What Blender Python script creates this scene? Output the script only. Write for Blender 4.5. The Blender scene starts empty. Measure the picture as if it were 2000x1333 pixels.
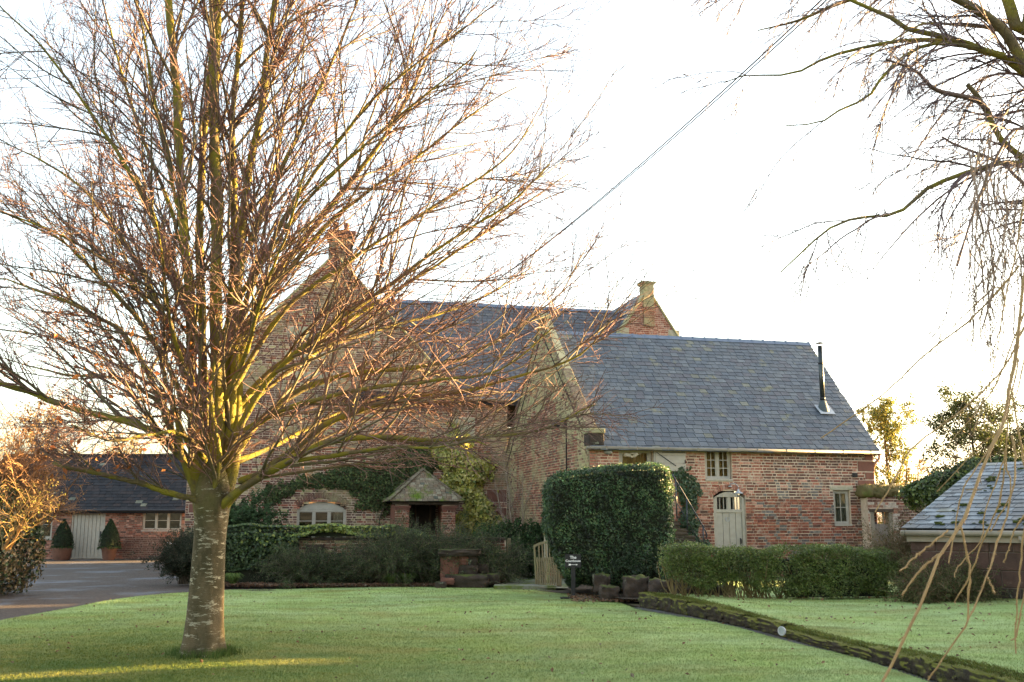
import bpy, math, random
import numpy as np
from mathutils import Vector
rng = np.random.default_rng(7)
random.seed(7)
R = math.radians
sc = bpy.context.scene
# ---------------------------------------------------------------- camera, sky, sun, exposure
EYE = 1.6
TH = math.atan(353.5 / 2000)
cam = bpy.data.cameras.new('camera'); cam.sensor_width = 36; cam.lens = 36; cam.clip_end = 3000; cam.clip_start = .05
co = bpy.data.objects.new('camera', cam); sc.collection.objects.link(co)
co.location = (0, 0, EYE); co.rotation_euler = (R(90) + TH, 0, 0); sc.camera = co
cam.dof.use_dof = True; cam.dof.focus_distance = 22; cam.dof.aperture_fstop = 9.0

SUN_AZ, SUN_EL = 22.0, 6.0            # azimuth measured from +X (right) towards +Y (away)
world = bpy.data.worlds.new('World'); sc.world = world; world.use_nodes = True
nt = world.node_tree; bg = nt.nodes['Background']
sky = nt.nodes.new('ShaderNodeTexSky'); sky.sky_type = 'NISHITA'; sky.sun_disc = False
sky.sun_elevation = R(SUN_EL); sky.sun_rotation = R(90 - SUN_AZ)
sky.altitude = 100; sky.air_density = 1.0; sky.dust_density = 3.0; sky.ozone_density = 1.4
hsv = nt.nodes.new('ShaderNodeHueSaturation'); hsv.inputs['Saturation'].default_value = .66     # thin winter cloud whitens the sky
tint = nt.nodes.new('ShaderNodeMix'); tint.data_type = 'RGBA'; tint.blend_type = 'MULTIPLY'; tint.inputs[0].default_value = 1; tint.inputs[7].default_value = (1.0, .955, .89, 1)
nt.links.new(sky.outputs[0], hsv.inputs['Color']); nt.links.new(hsv.outputs[0], tint.inputs[6]); nt.links.new(tint.outputs[2], bg.inputs[0]); bg.inputs[1].default_value = 0.10
sd = bpy.data.lights.new('sun', 'SUN'); sd.energy = 5.0; sd.angle = R(.5); sd.color = (1.0, .64, .25)
so = bpy.data.objects.new('sun', sd); sc.collection.objects.link(so)
sdir = Vector((math.cos(R(SUN_EL)) * math.cos(R(SUN_AZ)), math.cos(R(SUN_EL)) * math.sin(R(SUN_AZ)), math.sin(R(SUN_EL))))
so.rotation_euler = sdir.to_track_quat('Z', 'Y').to_euler(); so.location = (15, 0, 12)
sc.view_settings.view_transform = 'Standard'; sc.view_settings.look = 'None'
sc.view_settings.gamma = 1; sc.view_settings.use_curve_mapping = False
sc.view_settings.exposure = 3.85
sc.cycles.max_bounces = 6; sc.cycles.transparent_max_bounces = 8

# ---------------------------------------------------------------- surveying helpers (photo pixel -> place)
cT, sT = math.cos(TH), math.sin(TH)
def ray(px, py):
    x = (px - 1000) / 2000; u = (666.5 - py) / 2000
    return np.array((x, cT - u * sT, sT + u * cT))
def P(px, py, Y):
    r = ray(px, py); t = Y / r[1]
    return np.array((r[0] * t, Y, EYE + r[2] * t))
def G(px, py, z=0.0):
    r = ray(px, py); t = (z - EYE) / r[2]
    return np.array((r[0] * t, r[1] * t, z))
BA = R(14); BU = np.array((math.cos(BA), math.sin(BA))); BV = np.array((-math.sin(BA), math.cos(BA))); C0 = np.array((2.1, 28.0))
def FR(px, py, w):                    # pixel -> (s, z) on the plane w of the barn's own frame
    r = ray(px, py); t = (w + C0 @ BV) / (r[:2] @ BV); p = r[:2] * t - C0
    return p @ BU, EYE + r[2] * t
def BW(s, w, z):                      # barn frame -> world
    q = C0 + s * BU + w * BV
    return np.array((q[0], q[1], z))

# ---------------------------------------------------------------- materials
def lin(h):
    return tuple(h) + (1,) if len(h) == 3 else h
_m = {}
def mat(name, c1, c2=None, scale=6, c3=None, s3=1.5, th3=.55, w3=.12, rough=.85, bump=.25, bs=60, attr=False, spec=.3, moss=None, mossn=.45, trans=0, var=.35, metal=0, zs=1):
    if name in _m: return _m[name]
    m = bpy.data.materials.new(name); m.use_nodes = True; _m[name] = m
    n = m.node_tree.nodes; l = m.node_tree.links; b = n['Principled BSDF']
    b.inputs['Roughness'].default_value = rough; b.inputs['Specular IOR Level'].default_value = spec; b.inputs['Metallic'].default_value = metal
    geo = n.new('ShaderNodeNewGeometry'); mp = n.new('ShaderNodeMapping'); mp.inputs['Scale'].default_value = (1, 1, zs)
    l.new(geo.outputs['Position'], mp.inputs['Vector']); pos = mp.outputs[0]
    def noise(s, d=4, ro=.6):
        t = n.new('ShaderNodeTexNoise'); t.inputs['Scale'].default_value = s; t.inputs['Detail'].default_value = d; t.inputs['Roughness'].default_value = ro
        l.new(pos, t.inputs['Vector']); return t.outputs['Fac']
    def mix(f, a, bb, mode='MIX'):
        x = n.new('ShaderNodeMix'); x.data_type = 'RGBA'; x.blend_type = mode
        for v, k in ((f, 0), (a, 6), (bb, 7)):
            if isinstance(v, bpy.types.NodeSocket): l.new(v, x.inputs[k])
            else: x.inputs[k].default_value = v
        return x.outputs[2]
    def rng_(f, a, bb, lo=0, hi=1):
        x = n.new('ShaderNodeMapRange'); l.new(f, x.inputs[0])
        for i, v in enumerate((a, bb, lo, hi)): x.inputs[1 + i].default_value = v
        return x.outputs[0]
    n1 = noise(scale)
    if attr:
        a = n.new('ShaderNodeAttribute'); a.attribute_name = 'Col'
        f = rng_(n1, .3, .7, 1 - var, 1 + var); cmb = n.new('ShaderNodeVectorMath'); cmb.operation = 'SCALE'
        l.new(a.outputs['Color'], cmb.inputs[0]); l.new(f, cmb.inputs['Scale']); col = cmb.outputs[0]
        if c2: col = mix(rng_(n1, .45, .75, 0, .55), col, lin(c2))
    else:
        col = mix(rng_(n1, .35, .65), lin(c1), lin(c2 or tuple(x * .75 for x in c1)))
    if c3: col = mix(rng_(noise(s3, 5, .65), th3, th3 + w3), col, lin(c3))
    if moss:
        sx = n.new('ShaderNodeSeparateXYZ'); l.new(geo.outputs['Normal'], sx.inputs[0])
        ad = n.new('ShaderNodeMath'); ad.operation = 'MULTIPLY_ADD'; l.new(noise(4, 5), ad.inputs[0]); ad.inputs[1].default_value = 2.4; l.new(sx.outputs[2], ad.inputs[2])
        col = mix(rng_(ad.outputs[0], mossn + 1.0, mossn + 1.35), col, lin(moss))
    l.new(col, b.inputs['Base Color'])
    if bump:
        bn = n.new('ShaderNodeBump'); bn.inputs['Strength'].default_value = bump; bn.inputs['Distance'].default_value = .02
        l.new(noise(bs, 5, .7), bn.inputs['Height']); l.new(bn.outputs[0], b.inputs['Normal'])
    if trans:
        tr = n.new('ShaderNodeBsdfTranslucent'); l.new(col, tr.inputs[0]); ms = n.new('ShaderNodeMixShader'); ms.inputs[0].default_value = trans
        l.new(b.outputs[0], ms.inputs[1]); l.new(tr.outputs[0], ms.inputs[2]); l.new(ms.outputs[0], n['Material Output'].inputs[0])
    return m
def glass_mat(name='window_glass'):
    if name in _m: return _m[name]
    m = bpy.data.materials.new(name); m.use_nodes = True; _m[name] = m
    n = m.node_tree.nodes; l = m.node_tree.links; n.remove(n['Principled BSDF'])
    g = n.new('ShaderNodeBsdfGlossy'); g.inputs['Roughness'].default_value = .03; t = n.new('ShaderNodeBsdfTransparent'); t.inputs[0].default_value = (.85, .88, .87, 1)
    fr = n.new('ShaderNodeFresnel'); fr.inputs[0].default_value = 1.5; ms = n.new('ShaderNodeMixShader')
    geo = n.new('ShaderNodeNewGeometry'); ns = n.new('ShaderNodeTexNoise'); ns.inputs['Scale'].default_value = 3; l.new(geo.outputs['Position'], ns.inputs['Vector'])
    bn = n.new('ShaderNodeBump'); bn.inputs['Strength'].default_value = .15; bn.inputs['Distance'].default_value = .02; l.new(ns.outputs['Fac'], bn.inputs['Height']); l.new(bn.outputs[0], g.inputs['Normal'])
    ad = n.new('ShaderNodeMath'); ad.operation = 'ADD'; ad.inputs[1].default_value = .05; l.new(fr.outputs[0], ad.inputs[0])
    l.new(ad.outputs[0], ms.inputs[0]); l.new(t.outputs[0], ms.inputs[1]); l.new(g.outputs[0], ms.inputs[2]); l.new(ms.outputs[0], n['Material Output'].inputs[0])
    return m

# ---------------------------------------------------------------- mesh building
def mk(name, V, F, m, parent=None, col=None, smooth=False, kind=None, link=True, local=None):
    """V (n,3); F a list of integer arrays (faces of one arity each); col (n,3)"""
    V = np.asarray(V, dtype=np.float32).reshape(-1, 3)
    if not isinstance(F, list): F = [F]
    F = [np.asarray(f, dtype=np.int32) for f in F if len(f)]
    me = bpy.data.meshes.new(name)
    me.vertices.add(len(V)); me.vertices.foreach_set('co', V.ravel())
    nl = sum(f.size for f in F); nf = sum(len(f) for f in F)
    me.loops.add(nl); me.loops.foreach_set('vertex_index', np.concatenate([f.ravel() for f in F]))
    me.polygons.add(nf)
    tot = np.concatenate([np.full(len(f), f.shape[1], dtype=np.int32) for f in F])
    st = np.concatenate([[0], np.cumsum(tot)[:-1]]).astype(np.int32)
    me.polygons.foreach_set('loop_start', st)
    me.polygons.foreach_set('use_smooth', np.full(nf, bool(smooth)))
    me.update(calc_edges=True)
    if col is not None:
        a = me.color_attributes.new('Col', 'FLOAT_COLOR', 'POINT')
        c = np.ones((len(V), 4), dtype=np.float32); c[:, :3] = col; a.data.foreach_set('color', c.ravel())
    me.materials.append(m)
    o = bpy.data.objects.new(name, me)
    if link: sc.collection.objects.link(o)
    if parent is not None: o.parent = parent
    if kind: o['kind'] = kind
    return o
def thing(name, label, cat, loc=(0, 0, 0), rz=0, group=None):
    o = bpy.data.objects.new(name, None); sc.collection.objects.link(o); o.empty_display_size = .3
    o.location = tuple(float(x) for x in loc); o.rotation_euler = (0, 0, rz); o['label'] = label; o['category'] = cat
    if group: o['group'] = group
    return o
def tag(o, label, cat, group=None):
    o['label'] = label; o['category'] = cat
    if group: o['group'] = group
    return o
def origin(o):                        # moves a single mesh's origin to its own base
    me = o.data; n = len(me.vertices); a = np.empty(n * 3, dtype=np.float32); me.vertices.foreach_get('co', a); a = a.reshape(-1, 3)
    c = np.array([(a[:, 0].min() + a[:, 0].max()) / 2, (a[:, 1].min() + a[:, 1].max()) / 2, a[:, 2].min()])
    me.vertices.foreach_set('co', (a - c).astype(np.float32).ravel()); o.location = tuple(float(x) for x in c); me.update(); return o
SGN = np.array([(-1, -1, -1), (1, -1, -1), (1, 1, -1), (-1, 1, -1), (-1, -1, 1), (1, -1, 1), (1, 1, 1), (-1, 1, 1)], dtype=float)
BF = np.array([(0, 3, 2, 1), (4, 5, 6, 7), (0, 1, 5, 4), (1, 2, 6, 5), (2, 3, 7, 6), (3, 0, 4, 7)])
def boxes(C, H, ax=None, col=None, jit=0):
    """C (N,3) centres, H (N,3) half sizes, ax (3,3) or (N,3,3) axes as rows"""
    C = np.asarray(C, float).reshape(-1, 3); H = np.broadcast_to(np.asarray(H, float), C.shape); N = len(C)
    q = SGN[None] * H[:, None]
    if jit: q = q + rng.uniform(-jit, jit, q.shape)
    if ax is not None:
        ax = np.asarray(ax, float)
        q = q @ ax if ax.ndim == 2 else np.einsum('nij,njk->nik', q, ax)
    V = (q + C[:, None]).reshape(-1, 3); F = (BF[None] + (np.arange(N) * 8)[:, None, None]).reshape(-1, 4)
    cc = None if col is None else np.repeat(np.broadcast_to(np.asarray(col, float), (N, 3)), 8, axis=0)
    return V, F, cc
class MB:
    def __init__(s): s.V = []; s.F = {}; s.C = []; s.n = 0
    def add(s, V, F, col=None):
        V = np.asarray(V, float).reshape(-1, 3)
        for f in (F if isinstance(F, list) else [F]):
            f = np.asarray(f)
            if len(f): s.F.setdefault(f.shape[1], []).append(f + s.n)
        s.V.append(V); s.C.append(np.full((len(V), 3), .5) if col is None else np.broadcast_to(np.asarray(col, float), (len(V), 3))); s.n += len(V); return s
    def box(s, x0, x1, y0, y1, z0, z1, col=None):
        V, F, c = boxes([((x0 + x1) / 2, (y0 + y1) / 2, (z0 + z1) / 2)], [(abs(x1 - x0) / 2, abs(y1 - y0) / 2, abs(z1 - z0) / 2)]); return s.add(V, F, col)
    def beam(s, a, b, w, h, up=(0, 0, 1), col=None):
        a = np.asarray(a, float); b = np.asarray(b, float); d = b - a; L = np.linalg.norm(d); d /= L
        x = np.cross(d, up); x /= np.linalg.norm(x) + 1e-9; y = np.cross(x, d)
        V, F, _ = boxes([(a + b) / 2], [(L / 2, w / 2, h / 2)], np.array([d, x, y])); return s.add(V, F, col)
    def tube(s, pts, r, sides=8, cap=True, col=None):
        pts = np.asarray(pts, float); r = np.broadcast_to(np.asarray(r, float), (len(pts),))
        V, F = tubes(pts[None], r[None], sides); s_ = [F]
        if cap and sides > 2:
            n = len(V); s_ += [np.array([list(range(sides))[::-1]]), np.array([list(range(n - sides, n))])]
        return s.add(V, s_, col)
    def poly(s, pts, col=None):       # one n-gon
        return s.add(pts, np.array([list(range(len(pts)))]), col)
    def prism(s, pts, d, col=None):   # extrudes an outline by vector d
        pts = np.asarray(pts, float); n = len(pts); V = np.concatenate([pts, pts + np.asarray(d, float)])
        q = np.array([(i, (i + 1) % n, n + (i + 1) % n, n + i) for i in range(n)])
        return s.add(V, [np.array([list(range(n))[::-1]]), np.array([list(range(n, 2 * n))]), q], col)
    def lathe(s, prof, c=(0, 0, 0), sides=20, col=None):
        a = np.linspace(0, 2 * np.pi, sides, endpoint=False); prof = np.asarray(prof, float)
        V = np.stack([np.outer(prof[:, 0], np.cos(a)), np.outer(prof[:, 0], np.sin(a)), np.repeat(prof[:, 1:2], sides, 1)], -1).reshape(-1, 3) + np.asarray(c, float)
        K = len(prof); F = [(k * sides + i, k * sides + (i + 1) % sides, (k + 1) * sides + (i + 1) % sides, (k + 1) * sides + i) for k in range(K - 1) for i in range(sides)]
        return s.add(V, np.array(F), col)
    def build(s, name, m, parent=None, smooth=False, kind=None, bevel=0):
        F = [np.concatenate(v) for v in s.F.values()]
        o = mk(name, np.concatenate(s.V), F, m, parent, np.concatenate(s.C), smooth, kind)
        if bevel:
            b = o.modifiers.new('bevel', 'BEVEL'); b.width = bevel; b.segments = 2; b.limit_method = 'ANGLE'
        return o
def tubes(Pt, Rd, sides):
    """Pt (N,K,3), Rd (N,K) -> V, F"""
    N, K, _ = Pt.shape
    T = np.gradient(Pt, axis=1); T /= np.linalg.norm(T, axis=2, keepdims=True) + 1e-9
    ref = np.where(np.abs(T.mean(1)[:, 2:3]) > .8, np.array([[1., .2, 0]]), np.array([[0, .1, 1.]]))
    A = np.cross(T, ref[:, None]); A /= np.linalg.norm(A, axis=2, keepdims=True) + 1e-9; B = np.cross(T, A)
    a = np.linspace(0, 2 * np.pi, sides, endpoint=False)
    ring = A[:, :, None] * np.cos(a)[None, None, :, None] + B[:, :, None] * np.sin(a)[None, None, :, None]
    V = (Pt[:, :, None] + ring * Rd[:, :, None, None]).reshape(-1, 3)
    i = np.arange(sides); j = (i + 1) % sides
    k = np.arange(K - 1)[:, None] * sides
    q = np.stack([k + i, k + j, k + sides + j, k + sides + i], -1).reshape(-1, 4)
    F = (q[None] + (np.arange(N) * K * sides)[:, None, None]).reshape(-1, 4)
    return V, F
def spline(pts, K):                   # Catmull-Rom resampling, rows of any width
    p = np.asarray(pts, float); p = np.concatenate([2 * p[:1] - p[1:2], p, 2 * p[-1:] - p[-2:-1]])
    d = np.linalg.norm(np.diff(p[1:-1, :3], axis=0), axis=1); s = np.concatenate([[0], np.cumsum(d)]); u = np.linspace(0, s[-1], K)
    i = np.clip(np.searchsorted(s, u, 'right') - 1, 0, len(s) - 2); t = ((u - s[i]) / (s[i + 1] - s[i] + 1e-9))[:, None]
    a, b, c, e = p[i], p[i + 1], p[i + 2], p[i + 3]
    return .5 * (2 * b + (c - a) * t + (2 * a - 5 * b + 4 * c - e) * t ** 2 + (3 * b - a - 3 * c + e) * t ** 3)
def kids(Pt, Rd, n, tr, Lf, ang, K, wig=.15, up=0., rk=.55, rtip=.0015, rmax=.02, bias=(0, 0, 0), g=None):
    """grows n side shoots from every polyline; Lf = (share of parent's length, min, max)"""
    g = g or rng; N, K0, _ = Pt.shape; M = N * n
    par = np.repeat(np.arange(N), n); t = g.uniform(tr[0], tr[1], M) * (K0 - 1)
    i = np.clip(t.astype(int), 0, K0 - 2); f = (t - i)[:, None]
    p = Pt[par, i] * (1 - f) + Pt[par, i + 1] * f; T = Pt[par, i + 1] - Pt[par, i]; T /= np.linalg.norm(T, axis=1, keepdims=True) + 1e-9
    r0 = Rd[par, i]; plen = np.linalg.norm(np.diff(Pt, axis=1), axis=2).sum(1)[par]
    q = g.normal(size=(M, 3)) + np.array(bias); q -= (q * T).sum(1, keepdims=True) * T; q /= np.linalg.norm(q, axis=1, keepdims=True) + 1e-9
    a = R(1) * g.uniform(ang[0], ang[1], M)[:, None]; d = T * np.cos(a) + q * np.sin(a)
    L = np.clip(plen * Lf[0] * g.uniform(.5, 1.2, M) * (1.15 - .6 * t / (K0 - 1)), Lf[1], Lf[2])
    rr = np.minimum(r0 * rk, np.clip(L * .014, rtip * 1.2, rmax)); out = np.empty((M, K, 3)); out[:, 0] = p; st = (L / (K - 1))[:, None]
    for k in range(1, K):
        d = d + g.normal(size=(M, 3)) * wig; d[:, 2] += up; d /= np.linalg.norm(d, axis=1, keepdims=True); p = p + d * st; out[:, k] = p
    return out, rr[:, None] * (1 - np.linspace(0, 1, K) ** 1.2)[None] + rtip * np.linspace(.3, 1, K)[None]
def leaves(C, N, size, col, g=None, asp=.62, fold=.25):
    """leaf = folded 4-point blade; C (n,3) N (n,3) normals"""
    g = g or rng; n = len(C); N = N / (np.linalg.norm(N, axis=1, keepdims=True) + 1e-9)
    a = np.cross(N, g.normal(size=(n, 3))); a /= np.linalg.norm(a, axis=1, keepdims=True) + 1e-9; b = np.cross(N, a)
    s = (np.broadcast_to(size, (n,)) * g.uniform(.6, 1.3, n))[:, None]
    V = np.stack([C - a * s * .5, C + b * s * .5 * asp + N * s * fold * .5, C + a * s * .55, C - b * s * .5 * asp + N * s * fold * .5], 1).reshape(-1, 3)
    F = (np.array([(0, 1, 2), (0, 2, 3)])[None] + (np.arange(n) * 4)[:, None, None]).reshape(-1, 3)
    return V, F, np.repeat(col, 4, axis=0)
def pick(pal, n, jit=.15, g=None):
    g = g or rng; pal = np.asarray(pal, float)
    return pal[g.integers(0, len(pal), n)] * g.uniform(1 - jit, 1 + jit, (n, 1))
def blob(C, rad, seed=0, amp=.18, n=2, fl=None, f=1.8):
    """lumpy stone / clump; rad (3,)"""
    import bmesh
    bm = bmesh.new(); bmesh.ops.create_cube(bm, size=2); bmesh.ops.subdivide_edges(bm, edges=bm.edges[:], cuts=2 * n, use_grid_fill=True)
    V = np.array([v.co[:] for v in bm.verts]); F = np.array([[v.index for v in fc.verts] for fc in bm.faces]); bm.free()
    S = V / np.linalg.norm(V, axis=1, keepdims=True); k = .45 if fl is None else fl
    V = S * (1 - k) * 1.15 + V * k
    from mathutils import noise
    V = V * (1 + amp * np.array([noise.noise(Vector(tuple(v * f + seed * 7.3))) + .55 * noise.noise(Vector(tuple(v * f * 2.7 + seed * 3.1))) + .3 * noise.noise(Vector(tuple(v * f * 6 + seed))) for v in V]))[:, None]
    return V * np.asarray(rad) + np.asarray(C), F

# ---------------------------------------------------------------- palette of materials
M_brick = mat('brick', (.3, .12, .08), attr=True, scale=16, var=.45, c3=(.34, .25, .20), s3=3.2, th3=.60, bump=.5, bs=90)
M_brickold = mat('weathered_brick', (.3, .12, .08), attr=True, scale=10, var=.3, c3=(.31, .285, .15), s3=.9, th3=.50, w3=.2, bump=.5, bs=80)
M_mortar = mat('lime_mortar', (.58, .47, .36), (.44, .34, .26), scale=5, c3=(.24, .16, .12), s3=.9, bump=.5)
M_mortarg = mat('algae_mortar', (.42, .37, .23), (.32, .29, .16), scale=4, bump=.5)
M_slate = mat('slate', (.1, .1, .1), attr=True, scale=5, var=.22, c3=(.125, .125, .075), s3=1.9, th3=.60, w3=.10, rough=.55, spec=.5, bump=.25, bs=40)
M_slatedk = mat('roof_underlay', (.02, .02, .022), rough=.9)
M_ridge = mat('ridge_tile_blue', (.10, .13, .19), (.07, .10, .15), scale=9, rough=.5, spec=.5, bump=.15)
M_stone = mat('red_sandstone', (.19, .085, .062), (.13, .06, .045), scale=3, c3=(.3, .26, .2), s3=5, th3=.66, bump=.5, bs=40)
M_pale = mat('pale_stone', (.36, .33, .26), (.26, .25, .16), scale=4, bump=.4, bs=40)
M_coping = mat('lichened_coping', (.32, .30, .18), (.21, .20, .11), scale=6, c3=(.33, .30, .11), s3=3, th3=.56, bump=.5, bs=40)
M_paint = mat('taupe_paint', (.36, .33, .28), (.31, .285, .24), scale=8, rough=.55, bump=.06)
M_gutter = mat('gutter_paint', (.24, .21, .165), (.17, .15, .11), scale=3, rough=.45, bump=.08)
M_black = mat('black_metal', (.012, .012, .014), (.02, .02, .022), rough=.45, bump=.05)
M_iron = mat('rail_iron', (.02, .027, .04), (.03, .035, .05), rough=.35, bump=.05)
M_dark = mat('dark_interior', (.03, .026, .022), (.02, .018, .016), rough=.9)
M_curt = mat('curtain_cloth', (.36, .31, .23), (.27, .23, .17), scale=9, rough=.95, bump=.1)
M_wood = mat('weathered_wood', (.20, .165, .095), (.13, .11, .065), scale=9, c3=(.17, .17, .08), s3=4, bump=.4, bs=60, zs=.15)
M_oak = mat('dark_oak', (.07, .05, .035), (.04, .03, .022), scale=9, bump=.3, zs=.2)
M_terra = mat('terracotta', (.17, .08, .055), (.12, .06, .042), scale=7, bump=.2)
M_lead = mat('lead', (.35, .37, .4), (.3, .32, .35), rough=.5, bump=.05)
M_leaf = mat('leaf', (.1, .1, .1), attr=True, scale=3, var=.3, rough=.42, spec=.45, bump=0, trans=.3)
M_leafm = mat('matt_leaf', (.1, .1, .1), attr=True, scale=2, var=.3, rough=.7, spec=.2, bump=0, trans=.3)
M_core = mat('hedge_core', (.012, .018, .008), (.02, .022, .012), bump=.3)
M_twig = mat('twig', (.1, .1, .1), attr=True, scale=6, var=.3, rough=.75, spec=.25, bump=0)
M_mossy = mat('mossy_stone', (.055, .04, .03), (.024, .018, .014), scale=5, c3=(.24, .26, .18), s3=5, th3=.62, moss=(.06, .075, .014), mossn=.9, bump=.9, bs=22)
M_kerb = mat('mossy_kerb', (.04, .03, .02), (.018, .014, .01), scale=5, c3=(.05, .052, .012), s3=4.5, th3=.50, w3=.12, moss=(.115, .12, .02), mossn=.40, bump=1.0, bs=18)
# ================================================================ THE SETTING
def grid_poly(name, outline, z, m, step=.5, zf=None):
    """flat sheet from an outline (list of xy), triangulated with a grid inside so it can undulate"""
    import bmesh
    bm = bmesh.new(); vs = [bm.verts.new((x, y, 0)) for x, y in outline]; f = bm.faces.new(vs)
    bmesh.ops.triangulate(bm, faces=[f]); me = bpy.data.meshes.new(name)
    xs = [p[0] for p in outline]; ys = [p[1] for p in outline]
    if step:
        for k in np.arange(min(xs) + step, max(xs), step): bmesh.ops.bisect_plane(bm, geom=bm.verts[:] + bm.edges[:] + bm.faces[:], plane_co=(k, 0, 0), plane_no=(1, 0, 0))
        for k in np.arange(min(ys) + step, max(ys), step): bmesh.ops.bisect_plane(bm, geom=bm.verts[:] + bm.edges[:] + bm.faces[:], plane_co=(0, k, 0), plane_no=(0, 1, 0))
    for v in bm.verts: v.co.z = z + (zf(v.co.x, v.co.y) if zf else 0)
    bmesh.ops.recalc_face_normals(bm, faces=bm.faces[:])
    if bm.faces[:] and sum(f.normal.z for f in bm.faces) < 0: bmesh.ops.reverse_faces(bm, faces=bm.faces[:])
    bm.to_mesh(me); bm.free(); me.materials.append(m)
    for p in me.polygons: p.use_smooth = True
    o = bpy.data.objects.new(name, me); sc.collection.objects.link(o); o['kind'] = 'structure'; return o

M_ground = mat('pasture', (.06, .075, .03), (.08, .07, .035), scale=.4, bump=.4, bs=8)
g0 = MB().poly([(-900, -60, -.06), (900, -60, -.06), (900, 2400, -.06), (-900, 2400, -.06)]).build('ground', M_ground); g0['kind'] = 'structure'

def lawn_mat(name, treey=True):
    m = bpy.data.materials.new(name); m.use_nodes = True; n = m.node_tree.nodes; l = m.node_tree.links; b = n['Principled BSDF']
    b.inputs['Roughness'].default_value = .9; b.inputs['Specular IOR Level'].default_value = .15
    geo = n.new('ShaderNodeNewGeometry')
    def noise(s, d=4, ro=.6, sc3=None):
        t = n.new('ShaderNodeTexNoise'); t.inputs['Scale'].default_value = s; t.inputs['Detail'].default_value = d; t.inputs['Roughness'].default_value = ro
        if sc3:
            mp = n.new('ShaderNodeMapping'); mp.inputs['Scale'].default_value = sc3; l.new(geo.outputs['Position'], mp.inputs['Vector']); l.new(mp.outputs[0], t.inputs['Vector'])
        else: l.new(geo.outputs['Position'], t.inputs['Vector'])
        return t.outputs['Fac']
    def mr(f, a, bb, lo=0, hi=1):
        x = n.new('ShaderNodeMapRange'); l.new(f, x.inputs[0])
        for i, v in enumerate((a, bb, lo, hi)): x.inputs[1 + i].default_value = v
        return x.outputs[0]
    def mix(f, a, bb):
        x = n.new('ShaderNodeMix'); x.data_type = 'RGBA'
        for v, k in ((f, 0), (a, 6), (bb, 7)):
            if isinstance(v, bpy.types.NodeSocket): l.new(v, x.inputs[k])
            else: x.inputs[k].default_value = v
        return x.outputs[2]
    def math_(op, a, bb):
        x = n.new('ShaderNodeMath'); x.operation = op
        for v, k in ((a, 0), (bb, 1)):
            if isinstance(v, bpy.types.NodeSocket): l.new(v, x.inputs[k])
            else: x.inputs[k].default_value = v
        return x.outputs[0]
    grass = mix(mr(noise(.9, 5, .7), .4, .62), (.09, .125, .018, 1), (.18, .17, .032, 1))
    grass = mix(mr(noise(22, 4, .8), .35, .7), grass, (.05, .095, .02, 1))
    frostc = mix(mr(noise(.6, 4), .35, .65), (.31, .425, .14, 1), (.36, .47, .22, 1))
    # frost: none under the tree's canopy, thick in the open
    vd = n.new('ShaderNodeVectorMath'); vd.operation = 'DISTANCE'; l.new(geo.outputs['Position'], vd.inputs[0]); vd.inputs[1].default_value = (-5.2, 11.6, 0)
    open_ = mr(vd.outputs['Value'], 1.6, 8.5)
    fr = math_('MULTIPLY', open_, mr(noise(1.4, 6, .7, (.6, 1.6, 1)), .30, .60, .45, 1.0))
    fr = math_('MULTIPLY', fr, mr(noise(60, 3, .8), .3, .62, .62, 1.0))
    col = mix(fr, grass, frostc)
    col = mix(mr(noise(.55, 3, .6, (1, 1.8, 1)), .52, .66, 0, .55), col, (.21, .20, .06, 1))
    col = mix(mr(noise(1.1, 5, .7, (.5, 1.9, 1)), .56, .70, 0, .55), col, (.075, .12, .035, 1))
    l.new(col, b.inputs['Base Color'])
    bn = n.new('ShaderNodeBump'); bn.inputs['Strength'].default_value = .7; bn.inputs['Distance'].default_value = .03
    l.new(noise(70, 5, .8), bn.inputs['Height']); l.new(bn.outputs[0], b.inputs['Normal'])
    return m
M_lawn = lawn_mat('frosted_lawn')
und = lambda x, y: .02 * math.sin(x * .9 + y * .4) + .012 * math.sin(y * 1.3 - x * .5)
kerbpx = [(1250, 1185), (1330, 1199), (1400, 1213), (1470, 1228), (1540, 1246), (1620, 1268), (1700, 1290), (1770, 1311), (1840, 1333), (1930, 1362), (2000, 1388), (2150, 1450)]
kerb = np.array([G(*p)[:2] for p in kerbpx])
far = [G(1190, 1170)[:2], G(1130, 1160)[:2], G(1050, 1151)[:2], G(900, 1147)[:2], G(700, 1147)[:2], G(450, 1150)[:2], G(330, 1160)[:2], G(200, 1177)[:2], G(90, 1195)[:2], G(0, 1212)[:2], G(-150, 1240)[:2]]
lawn_out = [(-14, 13.2), (-14, 3), (4.2, 3)] + [tuple(p + np.array((-.16, 0))) for p in kerb[::-1]] + [tuple(p) for p in far]
grid_poly('lawn', lawn_out, 0, M_lawn, .5, und)
TZ = .17
def tzf(x, y): return .05 * math.sin(x * .8) + .05 * math.sin(y * .7 + 1) + max(0, 12.5 - y) * .012
terr_out = [tuple(p + np.array((.12, .02))) for p in kerb[::1]] + [(9, 6.5), (17, 7), (17, 21.6), (9.5, 21.2), (7.2, 21.2), (4.0, 20.6), (2.9, 20.75)]
grid_poly('raised_lawn', terr_out, TZ, M_lawn, .5, tzf)
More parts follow.
